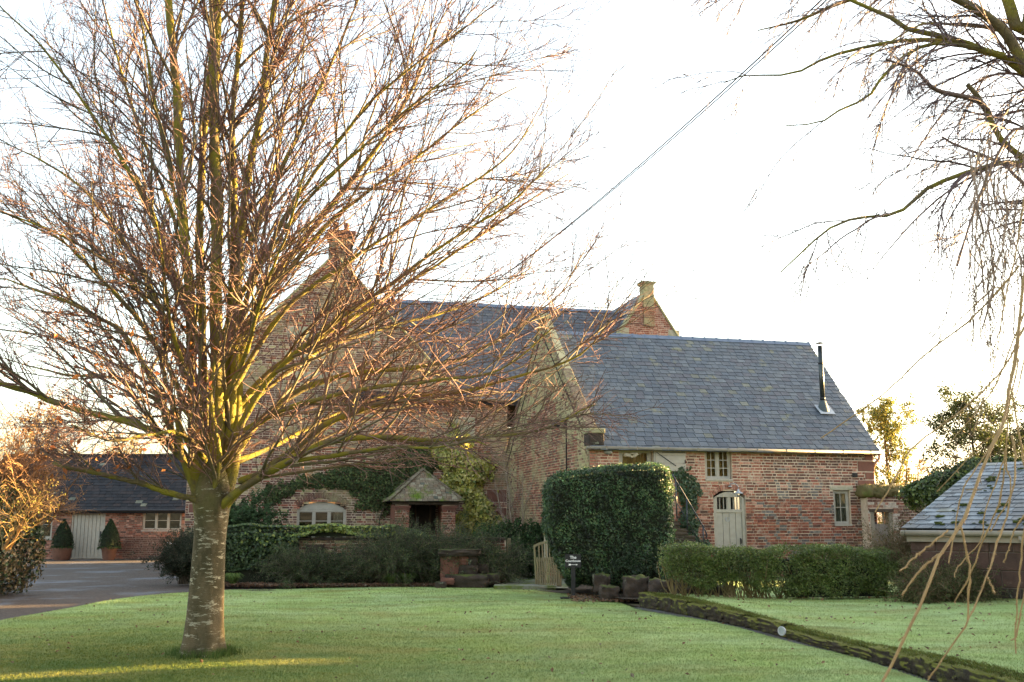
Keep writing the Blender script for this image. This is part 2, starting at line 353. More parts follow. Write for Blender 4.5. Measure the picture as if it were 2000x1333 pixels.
# earth behind terrace under hedges, right through to the barn
M_soil = mat('bed_soil', (.045, .032, .022), (.03, .022, .016), scale=6, c3=(.07, .075, .025), s3=2, th3=.55, bump=.8, bs=25)
grid_poly('garden_soil', [(2.2, 20.95), (4.0, 20.6), (7.2, 21.2), (17, 21.3), (17, 33), (2.0, 29), (1.2, 24)], .10, M_soil, .8, und)
M_gravel = mat('gravel', (.095, .072, .058), (.035, .026, .022), scale=22, c3=(.115, .12, .135), s3=.5, th3=.52, w3=.14, bump=1.0, bs=24)
dr = [(-60, 60), (-60, 14), (-14, 13.2)] + [tuple(p) for p in [G(-150, 1240)[:2], G(0, 1212)[:2], G(90, 1195)[:2], G(200, 1177)[:2], G(330, 1160)[:2], G(400, 1153)[:2]]] + [(-8.2, 27.5), (-8.4, 34), (-11, 34), (-11, 60)]
grid_poly('gravel_drive', dr, -.025, M_gravel, 0)
M_bed = mat('flower_bed', (.05, .035, .025), (.032, .024, .018), scale=5, bump=.9, bs=20)
grid_poly('flower_bed', [tuple(p - np.array((0, .5))) for p in [G(400, 1152)[:2], G(450, 1151)[:2], G(700, 1148)[:2], G(900, 1148)[:2], G(960, 1149)[:2]]] + [(-.3, 27.9), (-8.2, 27.9)], -.03, M_bed, 0)
M_path = mat('mossy_path', (.24, .24, .2), (.15, .15, .11), scale=5, c3=(.10, .13, .03), s3=1.6, th3=.47, bump=.6, bs=18)
grid_poly('path', [tuple(p) for p in [G(955, 1148)[:2], G(1090, 1153)[:2], (2.1, 25.2), (1.9, 28.0), (-.4, 37), (-8, 35.5), (-8, 28.2), (-.2, 28.0)]], .045, M_path, 0)
M_gut = mat('gutter_earth', (.055, .05, .045), (.10, .10, .10), scale=2.5, bump=.5)
gl = [tuple(p + np.array((-.22, -.1))) for p in kerb] + [tuple(p + np.array((.25, 0))) for p in kerb[::-1]]
grid_poly('gutter_strip', gl, -.012, M_gut, 0)
grid_poly('earth_strip', [tuple(p) for p in [G(1040, 1153)[:2], G(1130, 1161)[:2], G(1190, 1171)[:2], G(1250, 1186)[:2], (2.75, 20.9), (2.9, 24), (1.6, 25.5)]], -.006, M_soil, 0)

grid_poly('back_lawn', [(2.9, 21.0), (4.0, 20.8), (7.2, 21.4), (9.5, 21.8), (9.8, 28.6), (3.2, 27.0)], .125, M_lawn, .8, und)

# ================================================================ BRICKWORK
PAL = dict(
    red=[(.23, .078, .05), (.20, .07, .046), (.26, .10, .065), (.165, .058, .042)],
    pink=[(.34, .16, .11), (.30, .13, .09), (.37, .20, .15)],
    brown=[(.14, .072, .052), (.12, .065, .05), (.165, .09, .068), (.095, .052, .042)],
    grey=[(.13, .115, .11), (.17, .15, .135), (.11, .095, .09)],
    sooty=[(.10, .05, .04), (.13, .06, .045)],
    algae=[(.33, .285, .15), (.29, .26, .135), (.36, .29, .17), (.30, .20, .12)])
from mathutils import noise as mn
def N2(x, y, f=1., s=0): return mn.noise(Vector((x * f + s, y * f - s, s * 1.7)))
def lay(s0, s1, z0, z1, iv, pal, ch=.08, bl=.235, jm=.018, g=None, pr=(.004, .014), flem=True):
    """courses of bricks: iv(z) -> list of (a,b) spans of solid wall; returns centres, half sizes (s, d, z), colours, sizes"""
    g = g or rng; C = []; H = []; K = []
    nrow = int(round((z1 - z0) / ch))
    for r in range(nrow):
        zc = z0 + (r + .5) * ch
        for (a, b) in iv(zc):
            a = max(a, s0); b = min(b, s1)
            if b - a < .05: continue
            x = a - (bl * .25 if r % 2 else 0) - g.uniform(0, .02); k = r
            while x < b - .02:
                L = bl if (not flem or (k % 2 == 0)) else bl * .5
                if flem and r % 2: L = bl if (k % 2) else bl * .5
                L *= g.uniform(.93, 1.07); xa = max(x, a) + jm / 2; xb = min(x + L, b) - jm / 2; x += L; k += 1
                if xb - xa < .03: continue
                h = (ch - jm) / 2 * g.uniform(.9, 1.04); zj = g.normal() * .0025
                C.append(((xa + xb) / 2, 0, zc + zj)); H.append(((xb - xa) / 2, g.uniform(*pr), h)); K.append(pal((xa + xb) / 2, zc, xb - xa < bl * .7, g, r))
    return np.array(C), np.array(H), np.array(K)
def place_bricks(root, wallpart, C, H, K, tf, m, key=None, n_ind=0, name='brick', rest='brickwork'):
    """tf(C,H) -> (centres, ax) in root's frame. The n_ind bricks with the smallest key become objects sharing meshes"""
    W, ax, Hh = tf(C, H)
    idx = np.argsort(key(C)) if n_ind else np.arange(len(C))
    ind, restx = idx[:n_ind], idx[n_ind:]
    V, F, cc = boxes(W[restx], Hh[restx], ax, K[restx], jit=.0025)
    if len(restx): mk(rest, V, F, m, wallpart, cc, kind='stuff')
    cache = {}
    for i in ind:
        q = np.round(K[i] * 14).astype(int); hs = np.round(Hh[i] / .006).astype(int); kk = (tuple(q), tuple(hs))
        if kk not in cache:
            V, F, cc = boxes([(0, 0, 0)], [Hh[i]], ax, [K[i]], jit=.003); o = mk(name, V, F, m, wallpart, cc, link=False); cache[kk] = o.data
        else: o = bpy.data.objects.new(name, cache[kk]); o.parent = wallpart
        sc.collection.objects.link(o); o.location = tuple(float(v) for v in W[i])
def spans(a, b, holes):
    def iv(z):
        segs = [(a(z) if callable(a) else a, b(z) if callable(b) else b)]
        for (h0, h1, hz0, hz1) in holes:
            if callable(hz1): top = None
            if hz0 <= z <= (hz1 if not callable(hz1) else 99):
                hh0, hh1 = (h0, h1) if not callable(hz1) else hz1(z, h0, h1)
                if hh1 <= hh0: continue
                ns = []
                for (x, y) in segs:
                    if hh1 <= x or hh0 >= y: ns.append((x, y)); continue
                    if hh0 > x: ns.append((x, hh0))
                    if hh1 < y: ns.append((hh1, y))
                segs = ns
        return segs
    return iv
def seg_arch(zs, rise):               # hole with a segmental head springing at zs
    def f(z, a, b):
        if z <= zs: return a, b
        if z >= zs + rise: return 1, 0
        hw = (b - a) / 2; k = hw * math.sqrt(max(0, 1 - (z - zs) / rise)); c = (a + b) / 2; return c - k, c + k
    return f
def wall_sheet(mb, outline, w, holes, d=.3):
    """solid wall in the plane w with rectangular holes, built of cells; outline = (s0,s1,z0,ztop(s))"""
    s0, s1, z0, zt = outline
    xs = sorted({s0, s1, *[h for H in holes for h in (H[0], H[1]) if s0 < h < s1]}); 
    for a, b in zip(xs[:-1], xs[1:]):
        zs = sorted([(H[2], H[3]) for H in holes if H[0] <= a + 1e-6 and H[1] >= b - 1e-6]); cur = z0
        for (p, q) in zs:
            if p > cur: mb.prism([(a, w, cur), (b, w, cur), (b, w, p), (a, w, p)], (0, d, 0))
            cur = q
        ta, tb = (zt(a), zt(b)) if callable(zt) else (zt, zt)
        if min(ta, tb) > cur: mb.prism([(a, w, cur), (b, w, cur), (b, w, tb), (a, w, ta)], (0, d, 0))
def window(root, x0, x1, z0, z1, w, cols, rows, nm='window', fw=.055, bar=.022, rec=.07, sill=True, light=0, interior=True, curtain=(), fy=-1, m=M_paint):
    """casement in the plane w of the root's frame, looking along -y"""
    f = MB(); y0 = w + rec; y1 = y0 + .06
    f.box(x0, x0 + fw, y0, y1, z0, z1); f.box(x1 - fw, x1, y0, y1, z0, z1); f.box(x0 + fw, x1 - fw, y0, y1, z1 - fw, z1); f.box(x0 + fw, x1 - fw, y0, y1, z0, z0 + fw)
    fr = f.build(nm, m, root, bevel=.004)
    cw = (x1 - x0 - 2 * fw) / cols
    if cols > 1:
        for i in range(1, cols):
            x = x0 + fw + cw * i; MB().box(x - .03, x + .03, y0 + .004, y1 - .004, z0 + fw + .002, z1 - fw - .002).build('mullion', m, fr)
    for i in range(cols):
        a = x0 + fw + cw * i + (.032 if i else 0); b = x0 + fw + cw * (i + 1) - (.032 if i < cols - 1 else 0)
        s = MB(); t = .028; ya, yb = y0 + .012, y1 - .012
        s.box(a, a + t, ya, yb, z0 + fw, z1 - fw); s.box(b - t, b, ya, yb, z0 + fw, z1 - fw); s.box(a + t, b - t, ya, yb, z1 - fw - t, z1 - fw); s.box(a + t, b - t, ya, yb, z0 + fw, z0 + fw + t)
        s.build('sash', m, fr)
        zz = np.linspace(z0 + fw + t, z1 - fw - t, rows + 1)
        nx = 2 if light else 1; xx = np.linspace(a + t, b - t, nx + 1)
        for k in range(1, rows): MB().box(a + t, b - t, ya + .005, yb - .005, zz[k] - bar / 2, zz[k] + bar / 2).build('glazing_bar', m, fr)
        for k in range(1, nx): MB().box(xx[k] - bar / 2, xx[k] + bar / 2, ya + .008, yb - .008, zz[0], zz[-1]).build('glazing_bar', m, fr)
        for k in range(rows):
            for q in range(nx): MB().box(xx[q] + .002, xx[q + 1] - .002, (ya + yb) / 2 - .002, (ya + yb) / 2 + .002, zz[k] + .002, zz[k + 1] - .002).build('pane', glass_mat(), fr)
    if sill: MB().box(x0 - .03, x1 + .03, w - .03, y1 - .01, z0 - .055, z0 - .003).build('sill', m, fr, bevel=.004)
    if interior:
        r = MB(); D = .9; r.poly([(x0 - .2, y1 + D, z0 - .2), (x1 + .2, y1 + D, z0 - .2), (x1 + .2, y1 + D, z1 + .2), (x0 - .2, y1 + D, z1 + .2)])
        for xq in (x0 - .2, x1 + .2): r.poly([(xq, y1 + .25, z0 - .2), (xq, y1 + D, z0 - .2), (xq, y1 + D, z1 + .2), (xq, y1 + .25, z1 + .2)])
        for zq in (z0 - .2, z1 + .2): r.poly([(x0 - .2, y1 + .25, zq), (x1 + .2, y1 + .25, zq), (x1 + .2, y1 + D, zq), (x0 - .2, y1 + D, zq)])
        r.build('reveal', M_dark, fr)
    for (a, b) in curtain:
        n = 40; xs = np.linspace(a, b, n); ys = y1 + .08 + .02 * np.sin(xs * 75) + .008 * np.sin(xs * 31)
        V = np.concatenate([np.stack([xs, ys, np.full(n, z0 - .1)], 1), np.stack([xs, ys, np.full(n, z1 + .05)], 1)])
        mk('curtain', V, np.array([(i, i + 1, n + i + 1, n + i) for i in range(n - 1)]), M_curt, fr, smooth=True)
    return fr

# slates on a sloping plane -------------------------------------------------
SL = [(.046, .060, .078), (.054, .068, .085), (.063, .076, .091), (.041, .052, .068), (.056, .065, .077), (.072, .085, .097), (.054, .057, .070)]
def slates(root, part, O, U, W, inside, len_u, len_w, ew=.26, ex=.215, pal=SL, n_ind=0, key=None, g=None, rest='slates', nm='slate', th=.011, lich=.02, m=None, rag=.004):
    """O origin at the eave, U along, W up the slope (unit); inside(u,w) -> spans along u for a course"""
    g = g or rng; U = np.asarray(U, float); W = np.asarray(W, float); Nn = np.cross(U, W); Nn *= np.sign(Nn[2])
    C = []; H = []; K = []; UV = []
    nrow = int(len_w / ex) + 1
    for r in range(nrow):
        w0 = r * ex
        for (a, b) in inside((r + .5) * ex):
            x = a - (ew / 2 if r % 2 else 0)
            while x < b - .015:
                L = ew * g.uniform(.82, 1.15); xa, xb = max(x, a), min(x + L, b) - .012; x += L
                if xb - xa < .03: continue
                top = min(w0 + ex * 1.25, len_w); q = g.normal() * rag; lo = w0 + q
                C.append(((xa + xb) / 2, (lo + top) / 2)); H.append(((xb - xa) / 2, (top - lo) / 2, th / 2 * g.uniform(.8, 1.5)))
                c = np.array(pal[g.integers(len(pal))]) * g.uniform(.9, 1.1)
                if g.random() < lich * .4: c = np.array((.105, .11, .085)) * g.uniform(.7, 1.2)
                K.append(c); UV.append(((xa + xb) / 2, w0))
    C = np.array(C); H = np.array(H); K = np.array(K)
    til = .045                         # each slate rests on the one below: tipped up at its foot
    Wt = W * math.cos(til) - Nn * math.sin(til); Nt = np.cross(U, Wt); Nt *= np.sign(Nt[2])
    pos = np.asarray(O)[None] + C[:, :1] * U + C[:, 1:] * W + Nn[None] * (.012 + g.uniform(0, .003, len(C)))[:, None]
    ax = np.array([U, Wt, Nt])
    idx = np.argsort(key(C)) if n_ind else np.arange(len(C)); ind, restx = idx[:n_ind], idx[n_ind:]
    m = m or M_slate
    V, F, cc = boxes(pos[restx], H[restx], ax, K[restx], jit=.0015)
    if len(restx): mk(rest, V, F, m, part, cc, kind='stuff')
    cache = {}
    for i in ind:
        kk = (tuple(np.round(K[i] * 60).astype(int)), tuple(np.round(H[i] / .006).astype(int)))
        if kk not in cache:
            V, F, cc = boxes([(0, 0, 0)], [H[i]], ax, [K[i]], jit=.002); o = mk(nm, V, F, m, part, cc, link=False); cache[kk] = o.data
        else: o = bpy.data.objects.new(nm, cache[kk]); o.parent = part
        sc.collection.objects.link(o); o.location = tuple(float(v) for v in pos[i])

# ================================================================ THE BARN (own frame: x along the front, y into depth)
barn = thing('barn', 'long red brick barn with blue grey slate roof, steel flue and taupe plank door', 'barn', (C0[0], C0[1], 0), BA)
BL, BD, EZ, RW, RZ = 8.72, 9.4, 3.72, 4.7, 7.66
door = (3.62, 4.59, .1); DZS = 2.24
holes_front = [(3.62, 4.59, -1, seg_arch(2.24, .20)), (3.40, 4.22, 2.76, 5), (7.36, 7.90, 1.52, 2.50), (.86, 1.86, .4, 5)]
rect = [(3.62, 4.59, -1, 2.46), (3.40, 4.22, 2.76, 3.64), (7.36, 7.90, 1.52, 2.50), (.86, 1.86, 1.5, 3.62)]
mb = MB(); wall_sheet(mb, (0, BL, 0, 3.66), 0, rect, .32); fw = mb.build('front_wall', M_mortar, barn)
def pal_front(s, z, header, g, r):
    # blackened headers laid as diamonds, a pale patch round the openings, deep red below, brown above
    dist = min(abs((s + z) % .96 - .48), abs((s - z) % .96 - .48))
    n = N2(s, z, .9, 3) + .5 * N2(s, z, 2.3, 8)
    pale = s < 5.05 + .25 * N2(s, z, 2) and z > 1.9 + .3 * N2(s, z, 1.7, 5)
    if 5.0 < s < 7.6 and .3 < z < 2.75 and dist < (.10 if header else .05) and g.random() < .8: p = 'grey'
    elif pale: p = 'pink' if g.random() < .7 else ('red' if g.random() < .6 else 'brown')
    elif s < 3.6: p = ['red', 'pink', 'brown', 'sooty'][g.choice(4, p=[.4, .3, .2, .1])]
    elif z < 2.3 + .35 * N2(s, z, 1.1, 2) and 4.6 < s < 7.8: p = 'red' if g.random() < .86 else 'sooty'
    else: p = ['brown', 'red', 'sooty', 'pink', 'grey'][g.choice(5, p=[.52, .22, .1, .08, .08])]
    c = PAL[p]; return np.array(c[g.integers(len(c))]) * g.uniform(.85, 1.15) * (1 + .25 * n)
quo = [(8.43, 8.72, 3.37, 3.62), (8.20, 8.74, 3.05, 3.35), (8.43, 8.72, 2.82, 3.03), (8.17, 8.74, 2.52, 2.80)]
bar2 = [(a, b, c, d) for a, b, c, d in quo]
iv = spans(0, BL, holes_front + bar2 + [(3.42, 4.80, 2.2, lambda z, a, b: seg_arch(2.24, .33)(z, 3.47, 4.74) if z > 2.24 else (1, 0)), (7.26, 8.0, 2.50, 2.62), (8.01, 8.17, 2.88, 3.01)])
parts_ = [lay(0, BL, .0, 2.24, iv, pal_front, jm=.013), lay(0, BL, 2.24, 3.64, iv, pal_front, jm=.025)]
C, H, K = (np.concatenate([p_[i_] for p_ in parts_]) for i_ in range(3))
def tff(C, H):
    W = C.copy(); W[:, 1] = -H[:, 1] * 0; return W, np.eye(3), H
place_bricks(barn, fw, C, H, K, tff, M_brick, key=lambda C: np.where((C[:, 2] > 1.5) & (C[:, 0] > 2.6), C[:, 0], 99 + C[:, 0]), n_ind=300)
for (a, b, c, d) in quo:
    MB().box(a + .008, b - .004, -.02, .2, c + .008, d - .008).build('quoin', M_stone, fw, bevel=.008)
MB().box(7.27, 7.99, -.016, .06, 2.51, 2.615).build('lintel', M_pale, fw, bevel=.006)
# brick arch over the door
n = 15
for i in range(n):
    t = (i + .5) / n; x = 3.50 + 1.21 * t; zc = 2.26 + .27 * (1 - (2 * t - 1) ** 2); a = (2 * t - 1) * .62
    ax = np.array([(math.cos(a), 0, -math.sin(a)), (0, 1, 0), (math.sin(a), 0, math.cos(a))])
    V, F, cc = boxes([(0, 0, 0)], [(.033, .018, .068)], ax, [np.array(PAL['pink'][i % 3]) * rng.uniform(.8, 1.05)], jit=.003); o = mk('arch_brick', V, F, M_brick, fw, cc); o.location = (x, -.004, zc + .045)
# door: arched frame, fanlight, four planks
fr = MB(); x0, x1 = 3.63, 4.58
fr.box(x0, x0 + .09, .03, .13, 0, 2.24); fr.box(x1 - .09, x1, .03, .13, 0, 2.24); fr.box(x0 + .09, x1 - .09, .03, .13, 1.86, 1.95)
arc = [(x0 + (x1 - x0) * t, .03, 2.245 + .19 * (1 - (2 * t - 1) ** 2)) for t in np.linspace(0, 1, 13)]
fr.prism(arc + [(x1 - .09, .03, 2.245), (x1 - .09, .03, 2.285), (x0 + .09, .03, 2.285), (x0 + .09, .03, 2.245)], (0, .10, 0))
xm = (x0 + x1) / 2
fr.box(xm - .03, xm + .03, .035, .125, 1.95, 2.283)
dfr = fr.build('door_frame', M_paint, barn, bevel=.004)
for a, b in ((x0 + .09, xm - .03), (xm + .03, x1 - .09)):
    for k in range(3):
        p, q = a + (b - a) * k / 3, a + (b - a) * (k + 1) / 3
        MB().box(p + .006, q - .006, .085, .09, 1.953, 2.28).build('pane', glass_mat(), dfr)
        if k: MB().box(p - .008, p + .008, .06, .10, 1.952, 2.282).build('glazing_bar', M_paint, dfr)
    MB().box(a, a + .03, .05, .11, 1.952, 2.284).build('sash', M_paint, dfr); MB().box(b - .03, b, .05, .11, 1.952, 2.284).build('sash', M_paint, dfr)
    MB().box(a, b, .5, .52, 1.8, 2.4).build('reveal', M_dark, dfr)
leaf = MB().box(x0 + .09, x1 - .09, .08, .11, .02, 1.858).build('door', M_paint, barn)
bw = (x1 - x0 - .18) / 4
for k in range(4): MB().box(x0 + .09 + bw * k + .006, x0 + .09 + bw * (k + 1) - .006, .055, .079, .02, 1.856).build('plank', M_paint, leaf, bevel=.004)
MB().box(x1 - .17, x1 - .14, .035, .054, .98, 1.16).add(*boxes([(x1 - .155, .02, 1.07)], [(.012, .03, .06)])[:2]).build('handle', M_black, leaf, bevel=.004)
hs = [(xm - .05 + .05 * math.cos(t) * 1.0, .045, 1.68 + .065 * math.sin(t)) for t in np.linspace(-math.pi - .9, .9, 14)]
MB().tube([(p[0], p[1], p[2]) for p in hs], .009, 6).build('horseshoe', M_lead, leaf)
# lamp over the door: gooseneck and enamel shade
lp = MB(); lp.tube(spline([(4.12, .0, 2.60), (4.12, -.10, 2.64), (4.16, -.22, 2.66), (4.25, -.28, 2.58), (4.25, -.28, 2.47)], 12), .012, 6)
lam = lp.build('door_lamp', M_lead, barn, smooth=True)
MB().lathe([(.02, 2.50), (.035, 2.47), (.05, 2.44), (.13, 2.39), (.135, 2.375), (.12, 2.378), (.04, 2.43)], (4.25, -.28, 0), 20).build('lamp_shade', M_lead, lam, smooth=True)
MB().lathe([(.0, 2.28), (.03, 2.29), (.04, 2.33), (.035, 2.40)], (4.25, -.28, 0), 12).build('lamp_glass', glass_mat(), lam, smooth=True)
MB().lathe([(.0, .0), (.05, .0), (.05, .03), (0, .03)], (4.12, -.03, 2.57), 12).build('mounting_plate', M_lead, lam)
# windows
M_gold_refl = mat('golden_curtain', (.62, .36, .12), (.42, .22, .06), scale=6, rough=.9, bump=.1)  # warm reflection in the glass, painted as gold cloth behind the panes
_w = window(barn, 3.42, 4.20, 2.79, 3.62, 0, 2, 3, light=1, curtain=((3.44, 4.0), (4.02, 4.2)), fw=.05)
[c.data.materials.__setitem__(0, M_gold_refl) for c in _w.children if c.name.startswith('curtain')]
window(barn, 7.38, 7.88, 1.54, 2.49, 0, 1, 2, light=1, fw=.05, curtain=((7.38, 7.9),))
# glazed loft door, hatch shutter
_w = window(barn, .88, 1.84, 1.55, 3.60, 0, 1, 1, nm='loft_door', fw=.09, sill=False, rec=.1, curtain=((.95, 1.80),))  # the cloth here imitates a golden reflection in the loft glazing
[c.data.materials.__setitem__(0, M_gold_refl) for c in _w.children if c.name.startswith('curtain')]
ht = MB().box(1.90, 2.80, -.055, -.03, 2.98, 3.62).build('hatch_shutter', M_paint, barn, bevel=.004)
for zc in (3.09, 3.30, 3.51): MB().box(1.905, 2.795, -.068, -.056, zc - .10, zc + .10).build('board', M_paint, ht, bevel=.003)
MB().beam((1.93, -.074, 3.50), (2.50, -.074, 3.13), .02, .012, up=(0, 1, 0)).build('strap', M_black, ht)
MB().box(2.1, 2.78, -.082, -.07, 3.49, 3.505).build('strap', M_black, ht)
MB().box(2.765, 2.785, -.09, -.07, 3.2, 3.30).build('latch', M_black, ht)
MB().box(1.862, 1.894, -.05, .1, 1.6, 3.64).build('hinge_post', M_paint, barn)
# gutter, downpipe, vent, bulkhead lamp
gt = MB(); gt.tube([(-.12, -.19, 3.585), (BL + .25, -.19, 3.585)], .048, 10); gut = gt.build('gutter', M_gutter, barn, smooth=True)
for i in range(10): MB().box(.4 + i * .9, .43 + i * .9, -.242, -.14, 3.54, 3.635).build('gutter_bracket', M_gutter, gut)
MB().box(-.1, BL + .15, -.14, -.03, 3.53, 3.60).build('soffit_board', M_gutter, barn)
MB().tube(spline([(BL + .12, -.19, 3.55), (BL + .12, -.19, 3.46), (BL + .03, -.03, 3.28), (BL - .0 + .02, .06, 3.1), (BL + .05, .1, 2.9), (BL + .06, .12, .1)], 22), .04, 8).build('downpipe', mat('downpipe_paint', (.42, .22, .17), rough=.5), barn, smooth=True)
vt = MB().box(8.01, 8.17, -.03, .0, 2.885, 3.005).build('air_vent', M_black, barn)
for k in range(4): MB().box(8.015, 8.165, -.04, -.031, 2.893 + k * .028, 2.905 + k * .028).build('slat', M_black, vt)
bl = MB().lathe([(0, -.02), (.12, -.015), (.13, .0), (.125, .02)], (0, 0, 0), 20).build('bulkhead_lamp', M_lead, barn, smooth=True); bl.location = (.54, -.03, 3.49); bl.rotation_euler = (R(90), 0, 0); bl.scale = (1, .55, 1)
gm = MB().lathe([(0, .09), (.06, .08), (.1, .05), (.112, .02)], (0, 0, 0), 20).build('lamp_glass', M_lead, bl, smooth=True)
# roof: underlay body, slates, ridge tiles
dz = RZ - EZ; sl = math.hypot(RW + .2, dz + .17); Wv = np.array((0, RW + .2, dz + .17)) / sl
ov = .18
def rz(w): return EZ - .17 + (dz + .17) * (w + .2) / (RW + .2)
SK = .145                             # the right verge runs slightly out of square
_p = [(-.2, EZ - .17), (RW, RZ), (BD + .1, EZ - .2), (BD + .1, EZ - .27), (RW, RZ - .09), (-.2, EZ - .19)]
_V = [(-.02, y, z) for y, z in _p] + [(BL + ov + SK * min(y, RW), y, z) for y, z in _p]
rf = MB().add(_V, [np.array([list(range(6))[::-1], list(range(6, 12))]), np.array([(i, (i + 1) % 6, 6 + (i + 1) % 6, 6 + i) for i in range(6)])]).build('roof', M_slatedk, barn)
x_g = lambda w: [(.05, BL + ov)]
slates(barn, rf, (0, -.2 - .03, EZ - .17 - .02), (1, 0, 0), Wv, lambda w: [(0, BL + ov + .02 + SK * (w * .77 - .2))], BL + ov, sl + .03, n_ind=300, key=lambda C: C[:, 1] * 1.6 + C[:, 0] * .6, lich=.06, rag=.009)
Wb = np.array((0, -(BD + .1 - RW), dz + .2)); lb = np.linalg.norm(Wb); Wb /= lb
slates(barn, rf, (0, BD + .1, EZ - .2), (1, 0, 0), Wb, lambda w: [(0, BL + ov)], BL + ov, lb, ew=.5, ex=.4, rest='rear_slates')
nr = 22
for i in range(nr):
    LR = BL + ov + SK * RW; a = .12 + i * (LR - .12) / nr; b = .12 + (i + 1) * (LR - .12) / nr; t = MB()
    for (p, q, hh) in ((a + .012, b - .002, 0), (b - .05, b + .008, .018)):
        o_ = [(0, -.15, -.115 + hh * .2), (0, -.02, .02 + hh), (0, .02, .02 + hh), (0, .15, -.115 + hh * .2), (0, .13, -.13), (0, 0, -.02), (0, -.13, -.13)]
        t.prism([(p, RW + y, RZ + .035 + z) for _, y, z in o_], (q - p, 0, 0))
    t.build('ridge_tile', M_ridge, rf)
# right verge and gable (plain, seen edge on)
_g = [(.3, 0), (BD, 0), (BD, EZ - .2), (RW, RZ - .12), (.3, EZ - .05)]; _V = [(BL - .32 + SK * min(y, RW), y, z) for y, z in _g] + [(BL + SK * min(y, RW), y, z) for y, z in _g]
gr = MB().add(_V, [np.array([list(range(5))[::-1], list(range(5, 10))]), np.array([(i, (i + 1) % 5, 5 + (i + 1) % 5, 5 + i) for i in range(5)])]); gr.build('right_gable', M_mortar, barn)
MB().box(0, BL, BD - .3, BD, 0, EZ - .25).build('back_wall', M_mortar, barn)
# flue: found where its foot meets the roof slope
def on_roof(px, py):
    r = ray(px, py); best = None
    for w in np.linspace(0, 4.6, 461):
        s, z = FR(px, py, w)
        if best is None or abs(z - rz(w)) < best[0]: best = (abs(z - rz(w)), s, w, z)
    return best[1:]
fs, fw_, fz = on_roof(1608, 803)
_, ftop = FR(1602, 672, fw_)
fl = MB().tube([(fs, fw_, fz + .12), (fs, fw_, ftop - .07)], .073, 16).build('flue', mat('steel_flue', (.055, .065, .065), (.045, .05, .05), rough=.28, metal=.7, bump=.03), barn, smooth=True)
MB().tube([(fs, fw_, fz + 1.45), (fs, fw_, fz + 1.51)], .08, 16).build('flue_joint', M_black, fl, smooth=True); MB().tube([(fs, fw_, fz + .34), (fs, fw_, fz + .42)], .083, 16).build('flue_joint', M_black, fl, smooth=True)
MB().lathe([(.19, -.08), (.17, .02), (.10, .24), (.085, .27), (.074, .28)], (fs, fw_, fz + .04), 18).build('flue_boot', mat('grey_boot', (.06, .08, .085), rough=.6), fl, smooth=True)
MB().tube([(fs, fw_, ftop - .08), (fs, fw_, ftop + .02)], .012, 6).build('cowl_post', M_black, fl); MB().lathe([(.0, .035), (.05, .03), (.135, .0), (.13, -.01), (0, .01)], (fs, fw_, ftop + .02), 18).build('cowl', M_black, fl, smooth=True)
V, F, _ = boxes([(fs + .02, fw_ - .02, fz + .0)], [(.25, .25, .006)], np.array([(1, 0, 0), Wv, np.cross((1, 0, 0), Wv)])); V[:, :] += np.cross((1, 0, 0), Wv) * .055
mk('flashing', V, F, M_lead, fl)
# left gable wall, raised above the slates as a coped parapet
GH = 8.08
def gz(w): return (EZ + .33 + (GH - EZ - .33) * max(0, min(w, 9.4 - w)) / 4.7)
gp = [(0, .0, 0), (0, 9.4, 0), (0, 9.4, gz(9.4)), (0, 4.9, GH - .02), (0, 4.5, GH - .02), (0, 0, gz(0))]
gw = MB().prism(gp, (.24, 0, 0)).build('gable_wall', M_mortarg, barn)
def pal_gable(w, z, header, g, r):
    edge = gz(w) - z; n = N2(w, z, .7, 4); hi = (edge < 1.3 + n * 1.4) or w < .9 + n * .6 or w > 8.4 + n * .8 or z > 4.9 + n * 2.2
    p = ('algae' if g.random() < .8 else 'brown') if hi else ['red', 'pink', 'brown'][g.choice(3, p=[.5, .2, .3])]
    c = PAL[p]; return np.array(c[g.integers(len(c))]) * g.uniform(.85, 1.15)
# recessed arch line keeps a course free; the bricks stop under the coping
C, H, K = lay(0, 9.4, 0, 8.0, lambda z: [(0.02 if z < gz(0) else (z - gz(0)) / (GH - gz(0)) * 4.7 + .02, 9.38 if z < gz(9.4) else 9.4 - (z - gz(9.4)) / (GH - gz(9.4)) * 4.7 - .02)], pal_gable)
def tfg(C, H):
    W = np.stack([C[:, 1] * 0, C[:, 0], C[:, 2]], 1); Hh = np.stack([H[:, 1], H[:, 0], H[:, 2]], 1); return W, np.eye(3), Hh
place_bricks(barn, gw, C, H, K, tfg, M_brickold)
for side in (0, 1):
    nseg = 8
    for i in range(nseg):
        w0 = 4.62 * i / nseg; w1 = 4.62 * (i + 1) / nseg
        if side: a, b = 9.4 - w0, 9.4 - w1
        else: a, b = w0, w1
        za, zb = gz(w0) + .005, gz(w1) + .005
        MB().prism([(-.05, a + (b - a) * .01, za), (-.05, b, zb), (-.05, b, zb + .09), (-.05, a + (b - a) * .01, za + .06)], (.30, 0, 0)).build('coping_stone', mat('rough_coping', (.20, .155, .10), (.13, .085, .06), scale=9, c3=(.26, .24, .12), s3=5, th3=.52, bump=.9, bs=20), gw, bevel=.012)
MB().prism([(-.06, 4.42, GH - .05), (-.06, 4.98, GH - .05), (-.06, 4.84, GH + .17), (-.06, 4.56, GH + .17)], (.34, 0, 0)).build('apex_stone', M_coping, gw, bevel=.02)
MB().box(-.03, .40, -.12, .36, EZ - .06, EZ + .26).build('kneeler', M_mossy, gw, bevel=.02)
MB().box(-.06, .42, -.16, .42, EZ + .265, EZ + .40).build('kneeler_cap', M_coping, gw, bevel=.02)
